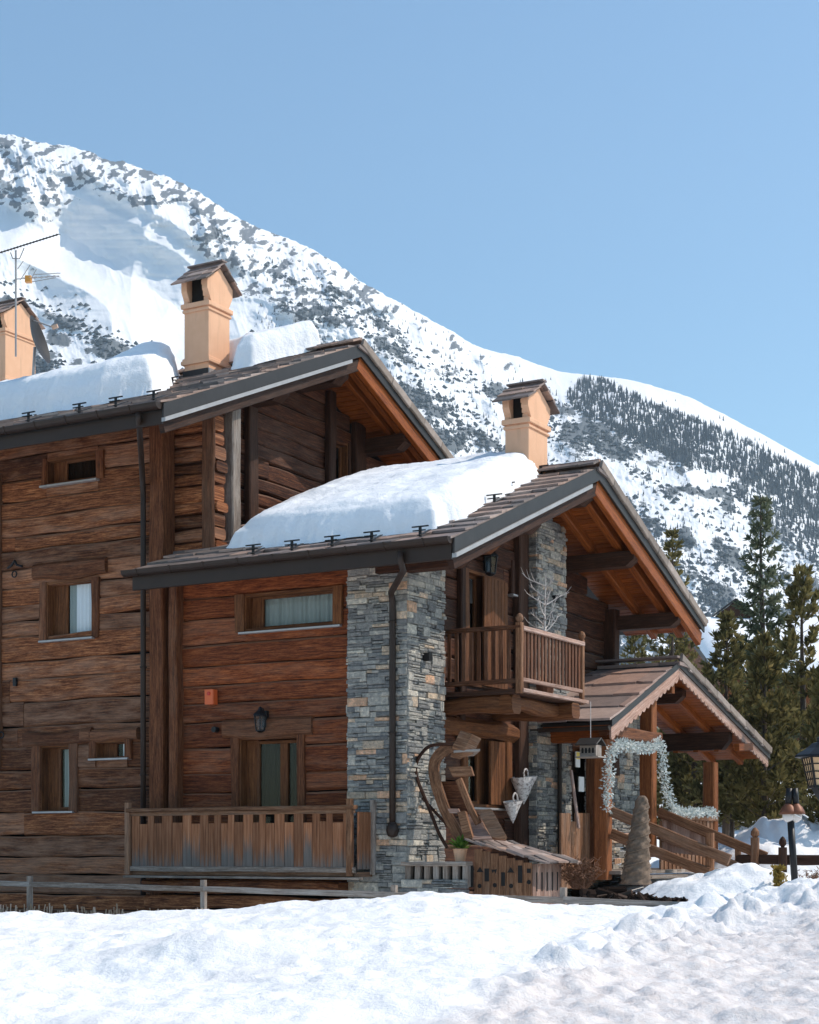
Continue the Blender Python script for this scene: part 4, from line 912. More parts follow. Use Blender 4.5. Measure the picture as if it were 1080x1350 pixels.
# wooden hutch with slate roof
hx0, hx1, hy0 = 1.08, 1.98, .02; hy1 = hy0+.95
hz0, hzt = Zv(1.9, hy0, 1183), Zv(hx1, hy0, 1137)
hzl = Zv(hx0, hy0, 1116)
t = thing('planked_hutch', 'low planked wooden hutch with cut-out shapes and a sloping slate roof', 'hutch', ((hx0+hx1)/2, (hy0+hy1)/2, hz0))
def ztop(x): return hzl+(hzt-hzl)*(x-hx0)/(hx1-hx0)
m = MB(); x = hx0; 
while x < hx1-.02: e = min(x+.128, hx1); m.beam(((x+e)/2, hy0, hz0-.2), ((x+e)/2, hy0, ztop((x+e)/2)-.02), .024, e-x-.004, (1,0,0), ch=.003); x = e
m.build('front_wall', M['rail'], t)
m = MB(); y = hy0+.02
while y < hy1-.02: e = min(y+.125, hy1); m.beam((hx1-.012, (y+e)/2, hz0-.2), (hx1-.012, (y+e)/2, hzt-.02), e-y-.004, .024, (1,0,0), ch=.003); y = e
m.build('side_wall', M['pink'], t)  # paler wood than the front wall: this face's sunlight is in the colour
def hole(poly): MB().prism([(x, hy0-.0135, z) for x, z in poly], (0, -.004, 0)).build('cut_out', M['mdark'], t)
cxs = [(hx0+.03+.11*i) for i in range(8)]
def hzp(u, v): return pxX(u, hy0), Zv(pxX(u, hy0), hy0, v)
for (ua, ub_, va, vb3) in ((639.5,645.5,1145,1162),(661.5,666.5,1150,1168),(683.5,689.5,1141,1164)):
    a = hzp(ua, vb3); b = hzp(ub_, va); hole([(a[0],a[1]),(b[0],a[1]),(b[0],b[1]),(a[0],b[1])])
for (u, v) in ((633,1168),(653,1167),(674.5,1168),(698,1163)):
    c = hzp(u, v); hole([(c[0]+.032*math.cos(k*.524), c[1]+.032*math.sin(k*.524)) for k in range(12)])
for (u, v) in ((633.5,1148),(674,1148.5)):
    c = hzp(u, v); hole([(c[0]-.055, c[1]-.02), (c[0]+.055, c[1]-.02), (c[0], c[1]+.055)])
c = hzp(652, 1149); hole([(c[0]-.045,c[1]+.03),(c[0]-.02,c[1]-.025),(c[0],c[1]+.01),(c[0]+.025,c[1]-.03),(c[0]+.045,c[1]+.035),(c[0],c[1]+.025)])
c = hzp(698, 1148); hole([(c[0]-.03,c[1]-.03),(c[0]+.03,c[1]-.03),(c[0]+.03,c[1]+.03),(c[0]-.03,c[1]+.03)])
for k in range(5): y = hy0+.14+k*.17; MB().box(hx1+.0005, hx1+.004, y-.018, y+.018, hz0+.08, hzt-.14, ch=0).build('slot', M['mdark'], t)
m = MB()
for k in range(7):
    xa = hx0-.10+k*.165; xb = xa+.26; y = hy0-.12
    while y < hy1+.1:
        e = min(y+random.uniform(.16,.32), hy1+.12); m.beam((xa, (y+e)/2, ztop(xa)+.065+random.uniform(0,.035)), (xb+random.uniform(-.03,.05), (y+e)/2+random.uniform(-.03,.03), ztop(xb)+.045+random.uniform(0,.02)), e-y-.006, .032, ch=.006, seg=2, wob=.01); y = e
m.build('slate_roof', M['slate_grey'] if 'slate_grey' in M else M['slate'], t)
# stone balustrade
sx0, sx1 = pxX(532, -.12), hx0-.02; bzt2, bzb2 = Zv(.5, -.12, 1136), .55
t = thing('stone_balustrade', 'low stone balustrade of upright slabs in front of the pillar', 'balustrade', ((sx0+sx1)/2, -.1, bzb2))
MB().box(sx0, sx1, -.2, -.0, bzt2-.06, bzt2, ch=.012, seg=6, wob=.006).build('coping', M['paver'] if 'paver' in M else M['grey'], t)
m = MB(); stones(m, sx0, sx1, bzb2, bzt2-.34, XF(-.18)); m.build('base_wall', M['stone'], t)
x = sx0+.03
while x < sx1-.05: MB().beam((x+.05, -.1, bzt2-.35), (x+.05+random.uniform(-.01,.01), -.1, bzt2-.055), .1, .09, (1,0,0), ch=.01).build('upright', M['grey'], t); x += .155
MB().box(sx0, sx1, -.03, .03, bzt2-.36, bzt2-.05, ch=0).build('backing', M['mdark'], t)
# flower pot on the balustrade
o = ((pxX(606, .1)), .12, bzt2); t = thing('flower_pot', 'terracotta pot with a small green plant at the foot of the sled', 'flower pot', o)
MB().lathe(o, [(.07,0),(.1,.17),(.11,.18),(.09,.19)], 12).build('pot', M['plaster'], t)
m = MB(); rg = random.Random(9)
for i in range(60): d = Vector((rg.uniform(-1,1), rg.uniform(-1,1), rg.uniform(.1,1.2))).normalized(); p = Vector(o)+Vector((0,0,.17)); sd = d.cross(Vector((0,0,1))).normalized()*.025; q = p+d*rg.uniform(.08,.2); m.add([p, q+sd, q+d*.06, q-sd], [[0,1,2,3]])
m.build('leaves', leaf('green_leaves', (.05,.11,.02), (.09,.19,.03), (.16,.28,.06)), t, fix=False)
# antique hay sled leaning on the pillar
yS0, yS1 = .25, .85
def P(u, v, y): return Vector(F_(u, v, y))
o = F_(600, 1112, yS0); t = thing('antique_sled', 'tall antique wooden sled with bent runners and a seat leaning on the pillar', 'sled', o)
RW = [(600,981),(587,981.4),(574,982),(563,986),(552,999),(548,1013),(551,1029),(560,1052),(570.6,1078),(579,1099),(590,1118)]
def smooth(L, n=4):
    P_ = [Vector((a, b, 0)) for a, b in L]; out = []
    for i in range(len(P_)-1):
        p0, p1, p2, p3 = P_[max(i-1,0)], P_[i], P_[i+1], P_[min(i+2,len(P_)-1)]
        for k in range(n): t_ = k/n; out.append(.5*((2*p1)+(p2-p0)*t_+(2*p0-5*p1+4*p2-p3)*t_**2+(3*p1-p0-3*p2+p3)*t_**3))
    return [(p.x, p.y) for p in out+[P_[-1]]]
for dy, du in ((0, 0), (.5, -18)):
    MB().tube([P(u, v, yS0+.0) + Vector((0, dy, 0)) for u, v in smooth(RW)], .026, 7).build('bent_runner', M['brown'], t)
MB().tube([P(u, v, yS0+.05) for u, v in smooth([(557,1052),(575,1072),(590,1088),(604,1102),(612,1118)])], .022, 7).build('brace', M['brown'], t)
IN = [(606,984),(592,985.5),(581,992),(574,1001),(571,1013),(573.6,1031),(578,1046),(584,1063),(592,1080),(601,1096),(610,1113)]
def sideboard(L, y, w_, nm, mat):
    pts = [P(u, v, y) for u, v in smooth(L)]; a = []; b = []
    for i, p in enumerate(pts):
        d = (pts[min(i+1,len(pts)-1)]-pts[max(i-1,0)]).normalized(); nrm = Vector((0,1,0)).cross(d).normalized(); a.append(p+nrm*w_/2); b.append(p-nrm*w_/2)
    m = MB()
    n = len(pts); vs = []
    for i in range(n): vs += [a[i], b[i], b[i]+Vector((0,.05,0)), a[i]+Vector((0,.05,0))]
    fs = [[4*i+k, 4*i+(k+1)%4, 4*i+4+(k+1)%4, 4*i+4+k] for i in range(n-1) for k in range(4)]+[[0,1,2,3],[4*n-1,4*n-2,4*n-3,4*n-4]]
    uvs = [[(i*.06, k*.1), (i*.06, k*.1+.1), (i*.06+.06, k*.1+.1), (i*.06+.06, k*.1)] for i in range(n-1) for k in range(4)]+[[(0,0)]*4]*2
    m.add(vs, fs, uvs); m.build(nm, M[mat], t)
sideboard(IN, yS0, .16, 'side_board', 'rail')
sideboard([(604,1027),(609,1040),(615,1055),(622,1071),(630,1086)], yS0-.02, .09, 'side_board', 'rail')
def slab(nm, poly, th, mat, y=None):
    a = [P(u, v, yy) for u, v, yy in poly]; nrm = (a[1]-a[0]).cross(a[2]-a[0]).normalized(); MB().prism(a, nrm*th).build(nm, M[mat], t)
slab('top_shelf', [(598,992,.2),(633,990,.1),(625,997,.45),(600,998,.5)], .03, 'grey')
slab('top_box', [(597,983,.2),(612,988,.15),(624,994,.2),(606,1001,.25),(594,998,.3)], .25, 'rail')
slab('cross_slat', [(591,1011,.2),(620,1010,.2),(624,1022,.18),(597,1024,.18)], .05, 'rail')
slab('back_panel', [(582,1030,.42),(606,1030,.42),(624,1070,.36),(596,1072,.36)], .03, 'post')
slab('left_side', [(603,1071,.1),(613,1069,.1),(624,1107,.0),(612,1105,.02)], .06, 'rail')
slab('seat_back', [(613,1074,.36),(637,1073,.36),(641,1092,.2),(618,1094,.2)], .03, 'pink')
slab('seat', [(618,1093,.22),(640,1092,.22),(649,1105,-.02),(623,1107,-.02)], .03, 'pink')
slab('right_side', [(621,1068,.3),(648,1066.5,.3),(667,1101,.0),(665,1106,-.0),(648,1104,.02),(640,1092,.1),(632,1074,.28)], .05, 'rail')
slab('cross_slat', [(590,1066,.2),(603,1066,.2),(606,1072,.2),(593,1072,.2)], .05, 'pink')
# chimney of the back wing, seen over the ridge
chimney(ru, -5.6, 8.1, .5, .7, zu(8.1)-.2, 9.05, 9.22, 9.5, False)

# =====================================================================  FENCE, LAMPS, AERIALS
yF = -2.25
t = thing('rail_fence', 'low grey post and rail fence between snow bank and house', 'fence', (-2, yF, .7))
for (u, v) in ((39.5,1155),(268.5,1160),(520,1167),(743,1170),):
    a = F_(u, v, yF); MB().beam((a[0], yF, a[2]-.75), a, .07, .075, (1,0,0), ch=.008).build('post', M['grey'], t)
fp = [F_(-150, 1160, yF-.04), F_(39.5, 1165.5, yF-.04), F_(268.5, 1172, yF-.04), F_(520, 1180, yF-.04), F_(743, 1186.5, yF-.04), F_(900, 1193, yF-.04)]
for i in range(5): MB().beam(fp[i], fp[i+1], .025, .075, ch=.004, seg=5, wob=.006).build('rail', M['grey'], t)
m = MB(); rg = random.Random(12)
for i in range(170):
    u = rg.uniform(-40, 290); a = F_(u, 1212, yF-.2); h_ = rg.uniform(.06, .24) if u < 160 else rg.uniform(.04,.16); m.beam((a[0], a[1]+rg.uniform(-.1,.1), a[2]-.15), (a[0]+rg.uniform(-.06,.06), a[1]+rg.uniform(-.05,.05), a[2]+h_), .014, .014, ch=0, r=rg.random())
tag(m.build('cut_reeds', M['reed'], fix=False), 'pale cut reed stubble sticking out of the snow along the fence', 'reeds', kind='stuff')
# dark timber fence and snow board behind the stair
t = thing('timber_rail_fence', 'dark timber rail fence crossing the snow beside the porch stair', 'fence', Wp(1020, 1150, 28), 'W')
MB().beam(Wp(972, 1133, 29), Wp(1150, 1134, 27.5), .1, .17, ch=.02, seg=6, wob=.01).build('rail', M['brown'], t)
p = Wp(1032, 1150, 28.3); MB().beam(p, Wp(1032, 1117, 28.3), .13, .13, (1,0,0), ch=.02).build('post', M['brown'], t)
bulb(Wp(1032, 1118, 28.3)).build('post_knob', M['brown'], t)
p = Wp(973, 1150, 29); MB().beam(p, Wp(973, 1118, 29), .1, .1, (1,0,0), ch=.02).build('post', M['rail'], t)
# twin globe garden lamp
b = Wp(1049, 1178, 21.5); top = Wp(1042.5, 1082, 21.5); Y = 21.5
t = thing('garden_lamp', 'leaning black garden lamp post with two glass globes under rusty caps', 'garden lamp', b, 'W')
MB().tube([b, top], .045, 10).build('pole', M['iron'], t, smooth=True)
M['frost'] = simple('frosted_lamp_glass', (.62,.58,.55), .25, 0, .1)
M['rust'] = simple('rusty_cap', (.16,.055,.025), .5, .2, .4, 15)
for du in (-4.5, 5.5):
    c = Vector(Wp(1044+du, 1076, Y)); MB().lathe(c, [(.005,-.085)]+[(.08*math.cos(a), .08*math.sin(a)) for a in np.linspace(-1.3, .5, 8)]+[(.04,.06)], 14).build('globe', M['frost'], t, smooth=True)
    MB().lathe(c+Vector((0,0,.045)), [(.125,-.02),(.11,.02),(.085,.07),(.045,.11),(.03,.13)], 14).build('cap', M['rust'], t, smooth=True)
    MB().tube([c+Vector((.0,0,.15)), c+Vector((-.015*du/5,0,.36))], .042, 10).build('chimney_tube', M['iron'], t, smooth=True)
    MB().beam(c+Vector((.03,-.06,.05)), c+Vector((.14,-.08,-.02)), .06, .015, ch=.004).build('wing', M['white'], t)
# street lantern at the right edge
Y = 19.5; c = Vector(Wp(1088, 1017, Y)); t = thing('street_lantern', 'black latticed street lantern with amber glass cut by the right edge', 'street lantern', (c.x, c.y, .9), 'W')
m = MB(); hw0, hw1 = .15, .215; zt_, zb_ = c.z+.17, c.z-.18
for sx in (-1, 1):
    for sy in (-1, 1): m.beam((c.x+sx*hw0, c.y+sy*hw0, zb_), (c.x+sx*hw1, c.y+sy*hw1, zt_), .025, .025, (1,0,0), ch=0)
def lat(k, tt): h = hw0+(hw1-hw0)*tt; z = zb_+(zt_-zb_)*tt; return h, z
for ax in range(4):
    def pt(s, tt):
        h, z = lat(0, tt); h += .004; return [(c.x+s*h, c.y-h, z), (c.x-h, c.y+s*h, z), (c.x+s*h, c.y+h, z), (c.x+h, c.y+s*h, z)][ax]
    for s in (-.5, 0, .5): m.beam(pt(s, 0), pt(s, 1), .01, .01, (1,.3,0), ch=0)
    for tt in (.0, .25, .5, .75, 1): m.beam(pt(-1, tt), pt(1, tt), .014 if 0 < tt < 1 else .03, .014 if 0 < tt < 1 else .03, ch=0)
m.build('lattice', M['iron'], t)
am = NT('amber_glass'); am.P(Base_Color=(.80,.52,.28), Roughness=.3); am.p.inputs['Transmission Weight'].default_value = .25
MB().add([(c.x+sx*(hw0 if k == 0 else hw1), c.y+sy*(hw0 if k == 0 else hw1), zb_ if k == 0 else zt_) for k in (0, 1) for sx, sy in ((-1,-1),(1,-1),(1,1),(-1,1))], [[0,1,5,4],[1,2,6,5],[2,3,7,6],[3,0,4,7]]).build('glass', am.m, t)
MB().lathe((c.x, c.y, zt_), [(.36,-.005),(.345,.02),(.22,.10),(.15,.16),(.10,.17),(.10,.22),(.05,.25),(.02,.3),(.005,.33)], 8).build('cap', M['iron'], t)
MB().lathe((c.x, c.y, zb_), [(.02,-.36),(.05,-.3),(.04,-.2),(.09,-.14),(.13,-.08),(.16,-.02),(.16,0)], 8).build('base', M['iron'], t)
MB().tube([(c.x, c.y, zb_-.3), (c.x, c.y, .5)], .045, 10).build('post', M['iron'], t)
# aerial and dish behind the left chimney
Y = 29.5; b = Vector(Wp(21, 470, Y)); t = thing('tv_aerial', 'thin television aerial mast with two directional antennas on the upper roof', 'aerial', tuple(b), 'W')
MB().tube([b, Wp(21, 330, Y)], .018, 6).build('mast', M['zinc'], t)
m = MB(); a, d = Vector(Wp(-12, 337, Y)), Vector(Wp(77, 309, Y-1.0)); m.tube([a, d], .012, 5)
for k in range(22): p = a.lerp(d, k/21); m.beam(p+Vector((-.02,-.08,-.02)), p+Vector((.02,.08,.02)), .008, .008, ch=0)
m.tube([Wp(14,333,Y), Wp(17,341,Y), Wp(26,341,Y), Wp(32,327,Y)], .008, 5); m.build('long_antenna', M['iron'], t)
m = MB(); a, d = Vector(Wp(21, 368, Y)), Vector(Wp(78, 364, Y-.8)); m.tube([a, d], .009, 5)
for k in range(6): p = a.lerp(d, .25+k*.14); m.beam(p+Vector((-.03,-.14,-.03)), p+Vector((.03,.14,.03)), .008, .008, ch=0)
for (u0, v0, u1, v1) in ((23,355,31,344),(27,369,40,349),(40,370,48,355),(45,362,80,360),(40,372,74,366)): m.tube([Wp(u0,v0,Y-.2), Wp(u1,v1,Y-.2)], .007, 4)
m.build('short_antenna', M['zinc'], t)
p = Vector(Wp(38, 368, Y-.3)); MB().box(p.x-.06, p.x+.05, p.y-.05, p.y+.05, p.z-.06, p.z+.05, ch=.01).build('amplifier_box', simple('amber_plastic', (.75,.33,.06), .4), t)
Y = 28.8; c = Vector(Wp(46, 450, Y)); t = thing('satellite_dish', 'dark satellite dish seen edge on behind the left chimney', 'satellite dish', tuple(Wp(46, 485, Y)), 'W')
m = MB(); vs = []; fs = []; n = 20; ax = Vector((.95,-.1,.28)).normalized(); e1 = ax.cross(Vector((0,0,1))).normalized(); e2 = ax.cross(e1)
for j in range(5):
    for k in range(n): a = 6.283*k/n; r_ = .42*j/4; vs.append(c+e1*r_*math.cos(a)+e2*r_*math.sin(a)+ax*(.10*(j/4)**2))
for j in range(4):
    for k in range(n): fs.append([j*n+k, j*n+(k+1)%n, (j+1)*n+(k+1)%n, (j+1)*n+k])
m.add(vs, fs); m.build('dish', M['fascia'], t, smooth=True)
MB().tube([c-e2*.35+ax*.08, c+ax*.35-e2*.15], .012, 5).tube([c+Vector((0,0,-.1)), (c.x-.05, c.y, c.z-1.0)], .025, 6).build('arm', M['zinc'], t)
p = c+ax*.36-e2*.13; MB().tube([p, p+ax*.10], .04, 8).build('receiver', simple('beige_plastic', (.6,.4,.28), .5), t)
# =====================================================================  SNOW ON THE ROOFS
def poly_dist(px, py, poly):
    """signed distance to a polygon (positive inside)"""
    d = np.full(px.shape, 1e9); ins = np.zeros(px.shape, bool); n = len(poly)
    for i in range(n):
        (x1, y1), (x2, y2) = poly[i], poly[(i+1)%n]; ex, ey = x2-x1, y2-y1; L2 = ex*ex+ey*ey+1e-12
        t = np.clip(((px-x1)*ex+(py-y1)*ey)/L2, 0, 1); d = np.minimum(d, np.hypot(px-x1-t*ex, py-y1-t*ey))
        c = ((y1 > py) != (y2 > py)) & (px < (x2-x1)*(py-y1)/(y2-y1+1e-12)+x1); ins ^= c
    return np.where(ins, d, -d)
def grid_mesh(name, X, Y, Zz, mask, mat, frame='W', origin=(0,0,0), attrs=None, smooth=True):
    ny, nx = X.shape; idx = -np.ones(X.shape, int); q = mask[:-1,:-1] & mask[1:,:-1] & mask[:-1,1:] & mask[1:,1:]
    use = np.zeros(X.shape, bool); use[:-1,:-1] |= q; use[1:,:-1] |= q; use[:-1,1:] |= q; use[1:,1:] |= q
    idx[use] = np.arange(use.sum()); v = np.stack([X[use]-origin[0], Y[use]-origin[1], Zz[use]-origin[2]], 1)
    f = np.stack([idx[:-1,:-1][q], idx[:-1,1:][q], idx[1:,1:][q], idx[1:,:-1][q]], 1)
    me = bpy.data.meshes.new(name); me.vertices.add(len(v)); me.vertices.foreach_set('co', v.astype('f').ravel())
    me.loops.add(f.size); me.loops.foreach_set('vertex_index', f.astype('i').ravel()); me.polygons.add(len(f))
    me.polygons.foreach_set('loop_start', np.arange(0, f.size, 4, dtype='i')); me.polygons.foreach_set('loop_total', np.full(len(f), 4, 'i'))
    for k, a in (attrs or {}).items(): at = me.attributes.new(k, 'FLOAT', 'POINT'); at.data.foreach_set('value', a[use].astype('f'))
    if smooth: me.polygons.foreach_set('use_smooth', np.ones(len(f), bool))
    me.update(calc_edges=True); me.validate(); me.materials.append(mat)
    o = bpy.data.objects.new(name, me); COL.objects.link(o); place(o, origin, frame); ORG[name] = (origin, frame); return o
def roof_snow(poly, zf, T, label, step=.04, edge=.36):
    xs = [p[0] for p in poly]; ys = [p[1] for p in poly]; x0, x1, y0, y1 = min(xs)-.2, max(xs)+.2, min(ys)-.2, max(ys)+.2
    X, Y = np.meshgrid(np.arange(x0, x1, step), np.arange(y0, y1, step))
    d = poly_dist(X, Y, poly)+.05*fbm(X*2.2, Y*2.2, 1.0, 4)+.012*fbm(X*9, Y*9, 2.0, 3)
    t = T(X, Y)*(1+.13*fbm(X*.9, Y*.9, 5.0, 3))+.04*fbm(X*2.6, Y*2.6, 7.0, 5)
    prof = np.sqrt(np.clip(1-(1-np.clip(d/edge, 0, 1))**2, 0, 1))
    # eroded layers show as small steps on the steep edges
    h = t*prof; h = h+.030*np.sin(h*36+2*fbm(X*1.2, Y*1.2, 3.0, 2))*np.clip(1-d/(edge*1.1), 0, 1)
    h = h+.012*fbm(X*14, Y*14, 9.0, 3)*(d > .02)
    zr = np.vectorize(zf)(Y)
    o = grid_mesh('roof_snow', X, Y, zr+.075+np.maximum(h, -.05), d > -.06, M['snow'], 'H', (sum(xs)/len(xs), sum(ys)/len(ys), zf(sum(ys)/len(ys))))
    return tag(o, label, 'snow', 'snow slabs lying on the chalet roofs')
def L2(p): return (p[0], p[1])
lp = [onL(303,730), onL(345,728), onL(420,722), onL(500,713), onL(574,704), onL(592,696), onL(612,690), onL(640,672), onL(668,657), onL(700,640), onL(722,620)]
lp = [L2(p) for p in lp]; lp[0] = (lp[0][0], max(lp[0][1], LE_Y+.12)); lp += [(lp[-1][0]+.1, 4.15), (.1, 4.75), (-3.9, 4.7), (-3.95, 2.0)]
roof_snow(lp, zl, lambda X, Y: .42*sstep(-4.3, -2.2, X+.15*Y)*(1-.40*sstep(.1, 1.3, X))*(1-.25*sstep(2.2, 4.2, Y))+.10, 'thick wind smoothed snow slab on the lower roof above the pillar')
up1 = [(-13.4, UE_Y+.12)]+[L2(onU(u, v)) for u, v in ((2,559),(60,552),(130,540),(200,526),(222,519),(236,500),(240,490))]
xa = up1[-1][0]; up1 += [(xa-.1, 2.6), (xa+.1, 4.6), (-13.4, 4.6)]
roof_snow(up1, zu, lambda X, Y: .60*(1-.35*sstep(.8, 3.5, Y))+.02+.32*np.exp(-((X+7.5)/.7)**2-((Y-3.6)/.9)**2), 'long snow slab along the eave of the tall left roof', .035)
up2 = [(-5.19,2.95),(-4.84,3.0),(-4.55,3.65),(-4.22,4.3),(-4.6,4.75),(-6.7,4.7),(-6.7,4.15),(-5.95,4.12)]
roof_snow(up2, zu, lambda X, Y: .56+0*X, 'lumpy snow patch on the tall roof right of its chimney', .035, .24)

# =====================================================================  GROUND
CU = [-400,-200,0,150,270,330,400,480,560,620,700,760,820,870,950,1010,1080,1200,1500]
CV = [1206,1207,1208,1211,1204,1200,1191,1181,1172,1176,1188,1193,1196,1198,1193,1182,1167,1158,1150]
def lat_(a, b, n, g): return a
xs = np.unique(np.concatenate([[-400,-220,-120,-70,-45,-30,-22,-17,-14,-12,-10.5], np.arange(-9.5,-6.5,.15), np.arange(-6.5,7.4,.042), np.arange(7.5,16,.2), [17,19,22,26,32,40,55,80,130,220,400]]))
ys = np.unique(np.concatenate([[-60,-30,-15,-5,0,3,5,6,7,8], np.arange(8.6,23.6,.042), np.arange(23.7,36,.14), np.arange(37,60,1.5), [64,70,80,95,115,140,180,240,330,430,600,900]]))
X, Y = np.meshgrid(xs, ys)
YC = 19.6-.08*np.clip(X, -8, 8)+.25*fbm(X*.35, X*0, 4.0, 2)
ucr = HX+F*X/YC; vcr = np.interp(ucr, CU, CV); zc = CZ-(vcr-HY)/F*YC
zb = .52+.45*sstep(1.0, 4.5, X)+.15*sstep(25, 32, Y)*sstep(0, 4, X)
zf = .30+.10*sstep(2, 5, X); t = np.clip((Y-9.0)/(YC-9.0), 0, 1)
front = zf+(zc-zf)*(.72*t+.28*t*t*(3-2*t)); back = zb+(zc-zb)*(1-sstep(0, 1.5, Y-YC))
Zg = np.where(Y <= YC, front, back)
near = sstep(6, 9, Y)*(1-sstep(24, 30, Y))
# ploughed, dirty strip in the lower right of the photograph
U = HX+F*X/np.maximum(Y, 3); V = HY-(Zg-CZ)/np.maximum(Y, 3)*F
line = np.interp(U, [450,560,640,740,830,950,1100,1400], [1365,1330,1300,1272,1240,1208,1185,1150])
dirt = sstep(-22, 40, V-line+22*fbm(X*1.1, Y*.7, 2.0, 4))*(Y < YC+.6)
edgeb = np.exp(-((V-line-6)/26.0)**2)*sstep(560, 800, U)*(Y < YC+.5)
dirt2 = np.clip(dirt+.22*sstep(.15, .6, fbm(X*.8, Y*.8, 11.0, 4))*(Y < YC), 0, 1)
Zg = Zg+near*(.085*fbm(X*.55, Y*.55, 1.0, 4)+.045*fbm(X*1.9, Y*1.9, 3.0, 4)+.016*fbm(X*6, Y*6, 8.0, 3))
# melt cups in the clean snow
cup = ridged(X*2.6, Y*2.0, 5.0, 4, .6); Zg += near*(Y < YC+.4)*(1-.5*dirt)*.045*cup*(.55+.8*fbm(X*.6, Y*.6, 21.0, 2)); Zg += near*.014*fbm(X*11, Y*11, 13.0, 3)
lump = np.clip(fbm(X*3.3, Y*3.3, 6.0, 4)+.1, 0, 1); Zg += near*(edgeb*.26*lump+dirt*.06*fbm(X*7, Y*7, 2.0, 4)+edgeb*.10*np.abs(fbm(X*8, Y*8, 4.0, 4)))
# hump in the middle foreground
hx_, hy_ = 240/2200*15-(540/2200*15), 15.0; Zg += .20*np.exp(-(((X+1.95)/.6)**2+((Y-14.8)/.55)**2))+.10*np.exp(-(((X+1.2)/1.3)**2+((Y-15.4)/.8)**2))-.08*np.exp(-(((X+2.6)/.8)**2+((Y-14.2)/.6)**2))*(1+.5*fbm(X*4, Y*4, 1.0, 3))
# drift in front of the porch and heaps behind the lamp
def bump(cx, cy, rx, ry, h): 
    global Zg
    r = np.sqrt(((X-cx)/rx)**2+((Y-cy)/ry)**2+.15*fbm(X*1.3, Y*1.3, 4.0, 3)); Zg = Zg+h*np.clip(1-r*r, 0, 1)**.9*(1+.5*fbm(X*.9, Y*.9, 14.0, 4)+.16*fbm(X*3.5, Y*3.5, 15.0, 3))
def wpx(u, v, Yq): p = Wp(u, v, Yq); return p[0], p[2]
x_, z_ = wpx(945, 1147, 23.2); bump(x_, 23.1, 1.35, .95, z_-1.02); x_, z_ = wpx(1000, 1152, 23); bump(x_, 22.9, .8, .8, .15); x_, z_ = wpx(790, 1160, 24); bump(x_, 23.6, .9, .7, .12)
x_, z_ = wpx(1040, 1087, 33); bump(x_, 33, 1.9, 2.2, z_-1.35); x_, z_ = wpx(1100, 1092, 34); bump(x_, 34, 2.2, 2, z_-1.5); x_, z_ = wpx(960, 1112, 36); bump(x_, 36, 2, 2, z_-1.1)
Zg += (1-near)*.12*fbm(X*.35, Y*.35, 3.0, 3)*(Y > 24)
Zg += sstep(40, 330, Y)*14+sstep(45, 60, Y)*.5
# sheltered bare strip against the house
hX = HC*(X-P0X)-HS*(Y-P0Y); hY = HS*(X-P0X)+HC*(Y-P0Y)
Zg = np.where((hY > -1.9) & (hY < 9.5) & (hX < .2) & (hX > -16), np.minimum(Zg, .50), Zg)
g = grid_mesh('snow_ground', X, Y, Zg, np.ones(X.shape, bool), M['ground'], attrs={'dirt': np.clip(dirt2, 0, 1)}); g['kind'] = 'structure'

# scattered bark debris and firewood by the fence
rg = random.Random(21); 
bk = leaf('rotten_bark', (.018,.013,.011), (.045,.03,.024), (.13,.09,.07))
for i in range(16):
    u = rg.uniform(772, 866); Yq = rg.uniform(21.6, 23.0); v = 1187-(u-772)*-.03-rg.uniform(0, 15)*(1 if u < 840 else .4); p = Vector(Wp(u, v, Yq))
    L = rg.uniform(.18, .42); a = rg.uniform(-.7, .7); d = Vector((math.cos(a), math.sin(a)*.6, rg.uniform(-.35, .35))).normalized(); m = MB()
    m.beam(p-d*L/2, p+d*L/2, rg.uniform(.07,.16), rg.uniform(.05,.1), (rg.uniform(-.6,.6), rg.uniform(-.6,.6), 1), ch=.02, seg=4, wob=.03, r=rg.random())
    tag(m.build('firewood_log', bk, origin=tuple(p), frame='W'), 'rotten dark firewood piece in the heap beside the dry bush', 'firewood', 'dark firewood pieces heaped by the fence')
m = MB()
for i in range(420):
    u = rg.uniform(768, 905); Yq = rg.uniform(21.5, 22.8); v = 1191-rg.uniform(-2, 10)*(1-.5*(u > 850)); p = Vector(Wp(u, v, Yq)); L = rg.uniform(.05, .16)
    d = Vector((rg.gauss(0,1), rg.gauss(0,1), rg.gauss(0,.5))).normalized(); m.beam(p-d*L/2, p+d*L/2, rg.uniform(.03,.07), rg.uniform(.015,.04), (rg.uniform(-1,1), rg.uniform(-1,1), .6), ch=0, r=rg.random()**1.6)
tag(m.build('bark_debris', bk, frame='W', fix=False), 'dark loose bark debris on the snow by the fence', 'debris', kind='stuff')

# =====================================================================  MOUNTAIN
SK = [(-500,120),(-200,140),(0,175),(30,180),(60,189),(100,196),(130,206),(160,214),(190,225),(240,240),(270,258),(300,278),(330,296),(360,308),(390,320),(420,333),(440,344),(470,366),(500,385),(530,402),(550,411),(580,428),(600,440),(620,452),(640,460),(680,469),(710,481),(740,490),(790,496),(820,499),(850,505),(910,524),(950,544),(1000,570),(1040,592),(1080,614),(1300,720),(1600,800)]
us = np.unique(np.concatenate([np.linspace(-400, -40, 60), np.linspace(-40, 1120, 1250), np.linspace(1120, 1500, 60)])); NM = 720
skp = ([a for a, b in SK], [b for a, b in SK]); sks = np.linspace(-500, 1600, 2101); skv = np.convolve(np.pad(np.interp(sks, *skp), 6, 'edge'), np.ones(13)/13, 'valid'); vs_ = np.interp(us, sks, skv)
rugged = np.interp(us, [-260, 250, 330, 430, 520, 640, 1340], [1, .9, .35, .9, .7, .3, .2])
jag = rugged*(3.6*fbm(us/24, us*0, 3.0, 4)+2.0*fbm(us/6, us*0, 5.0, 3))
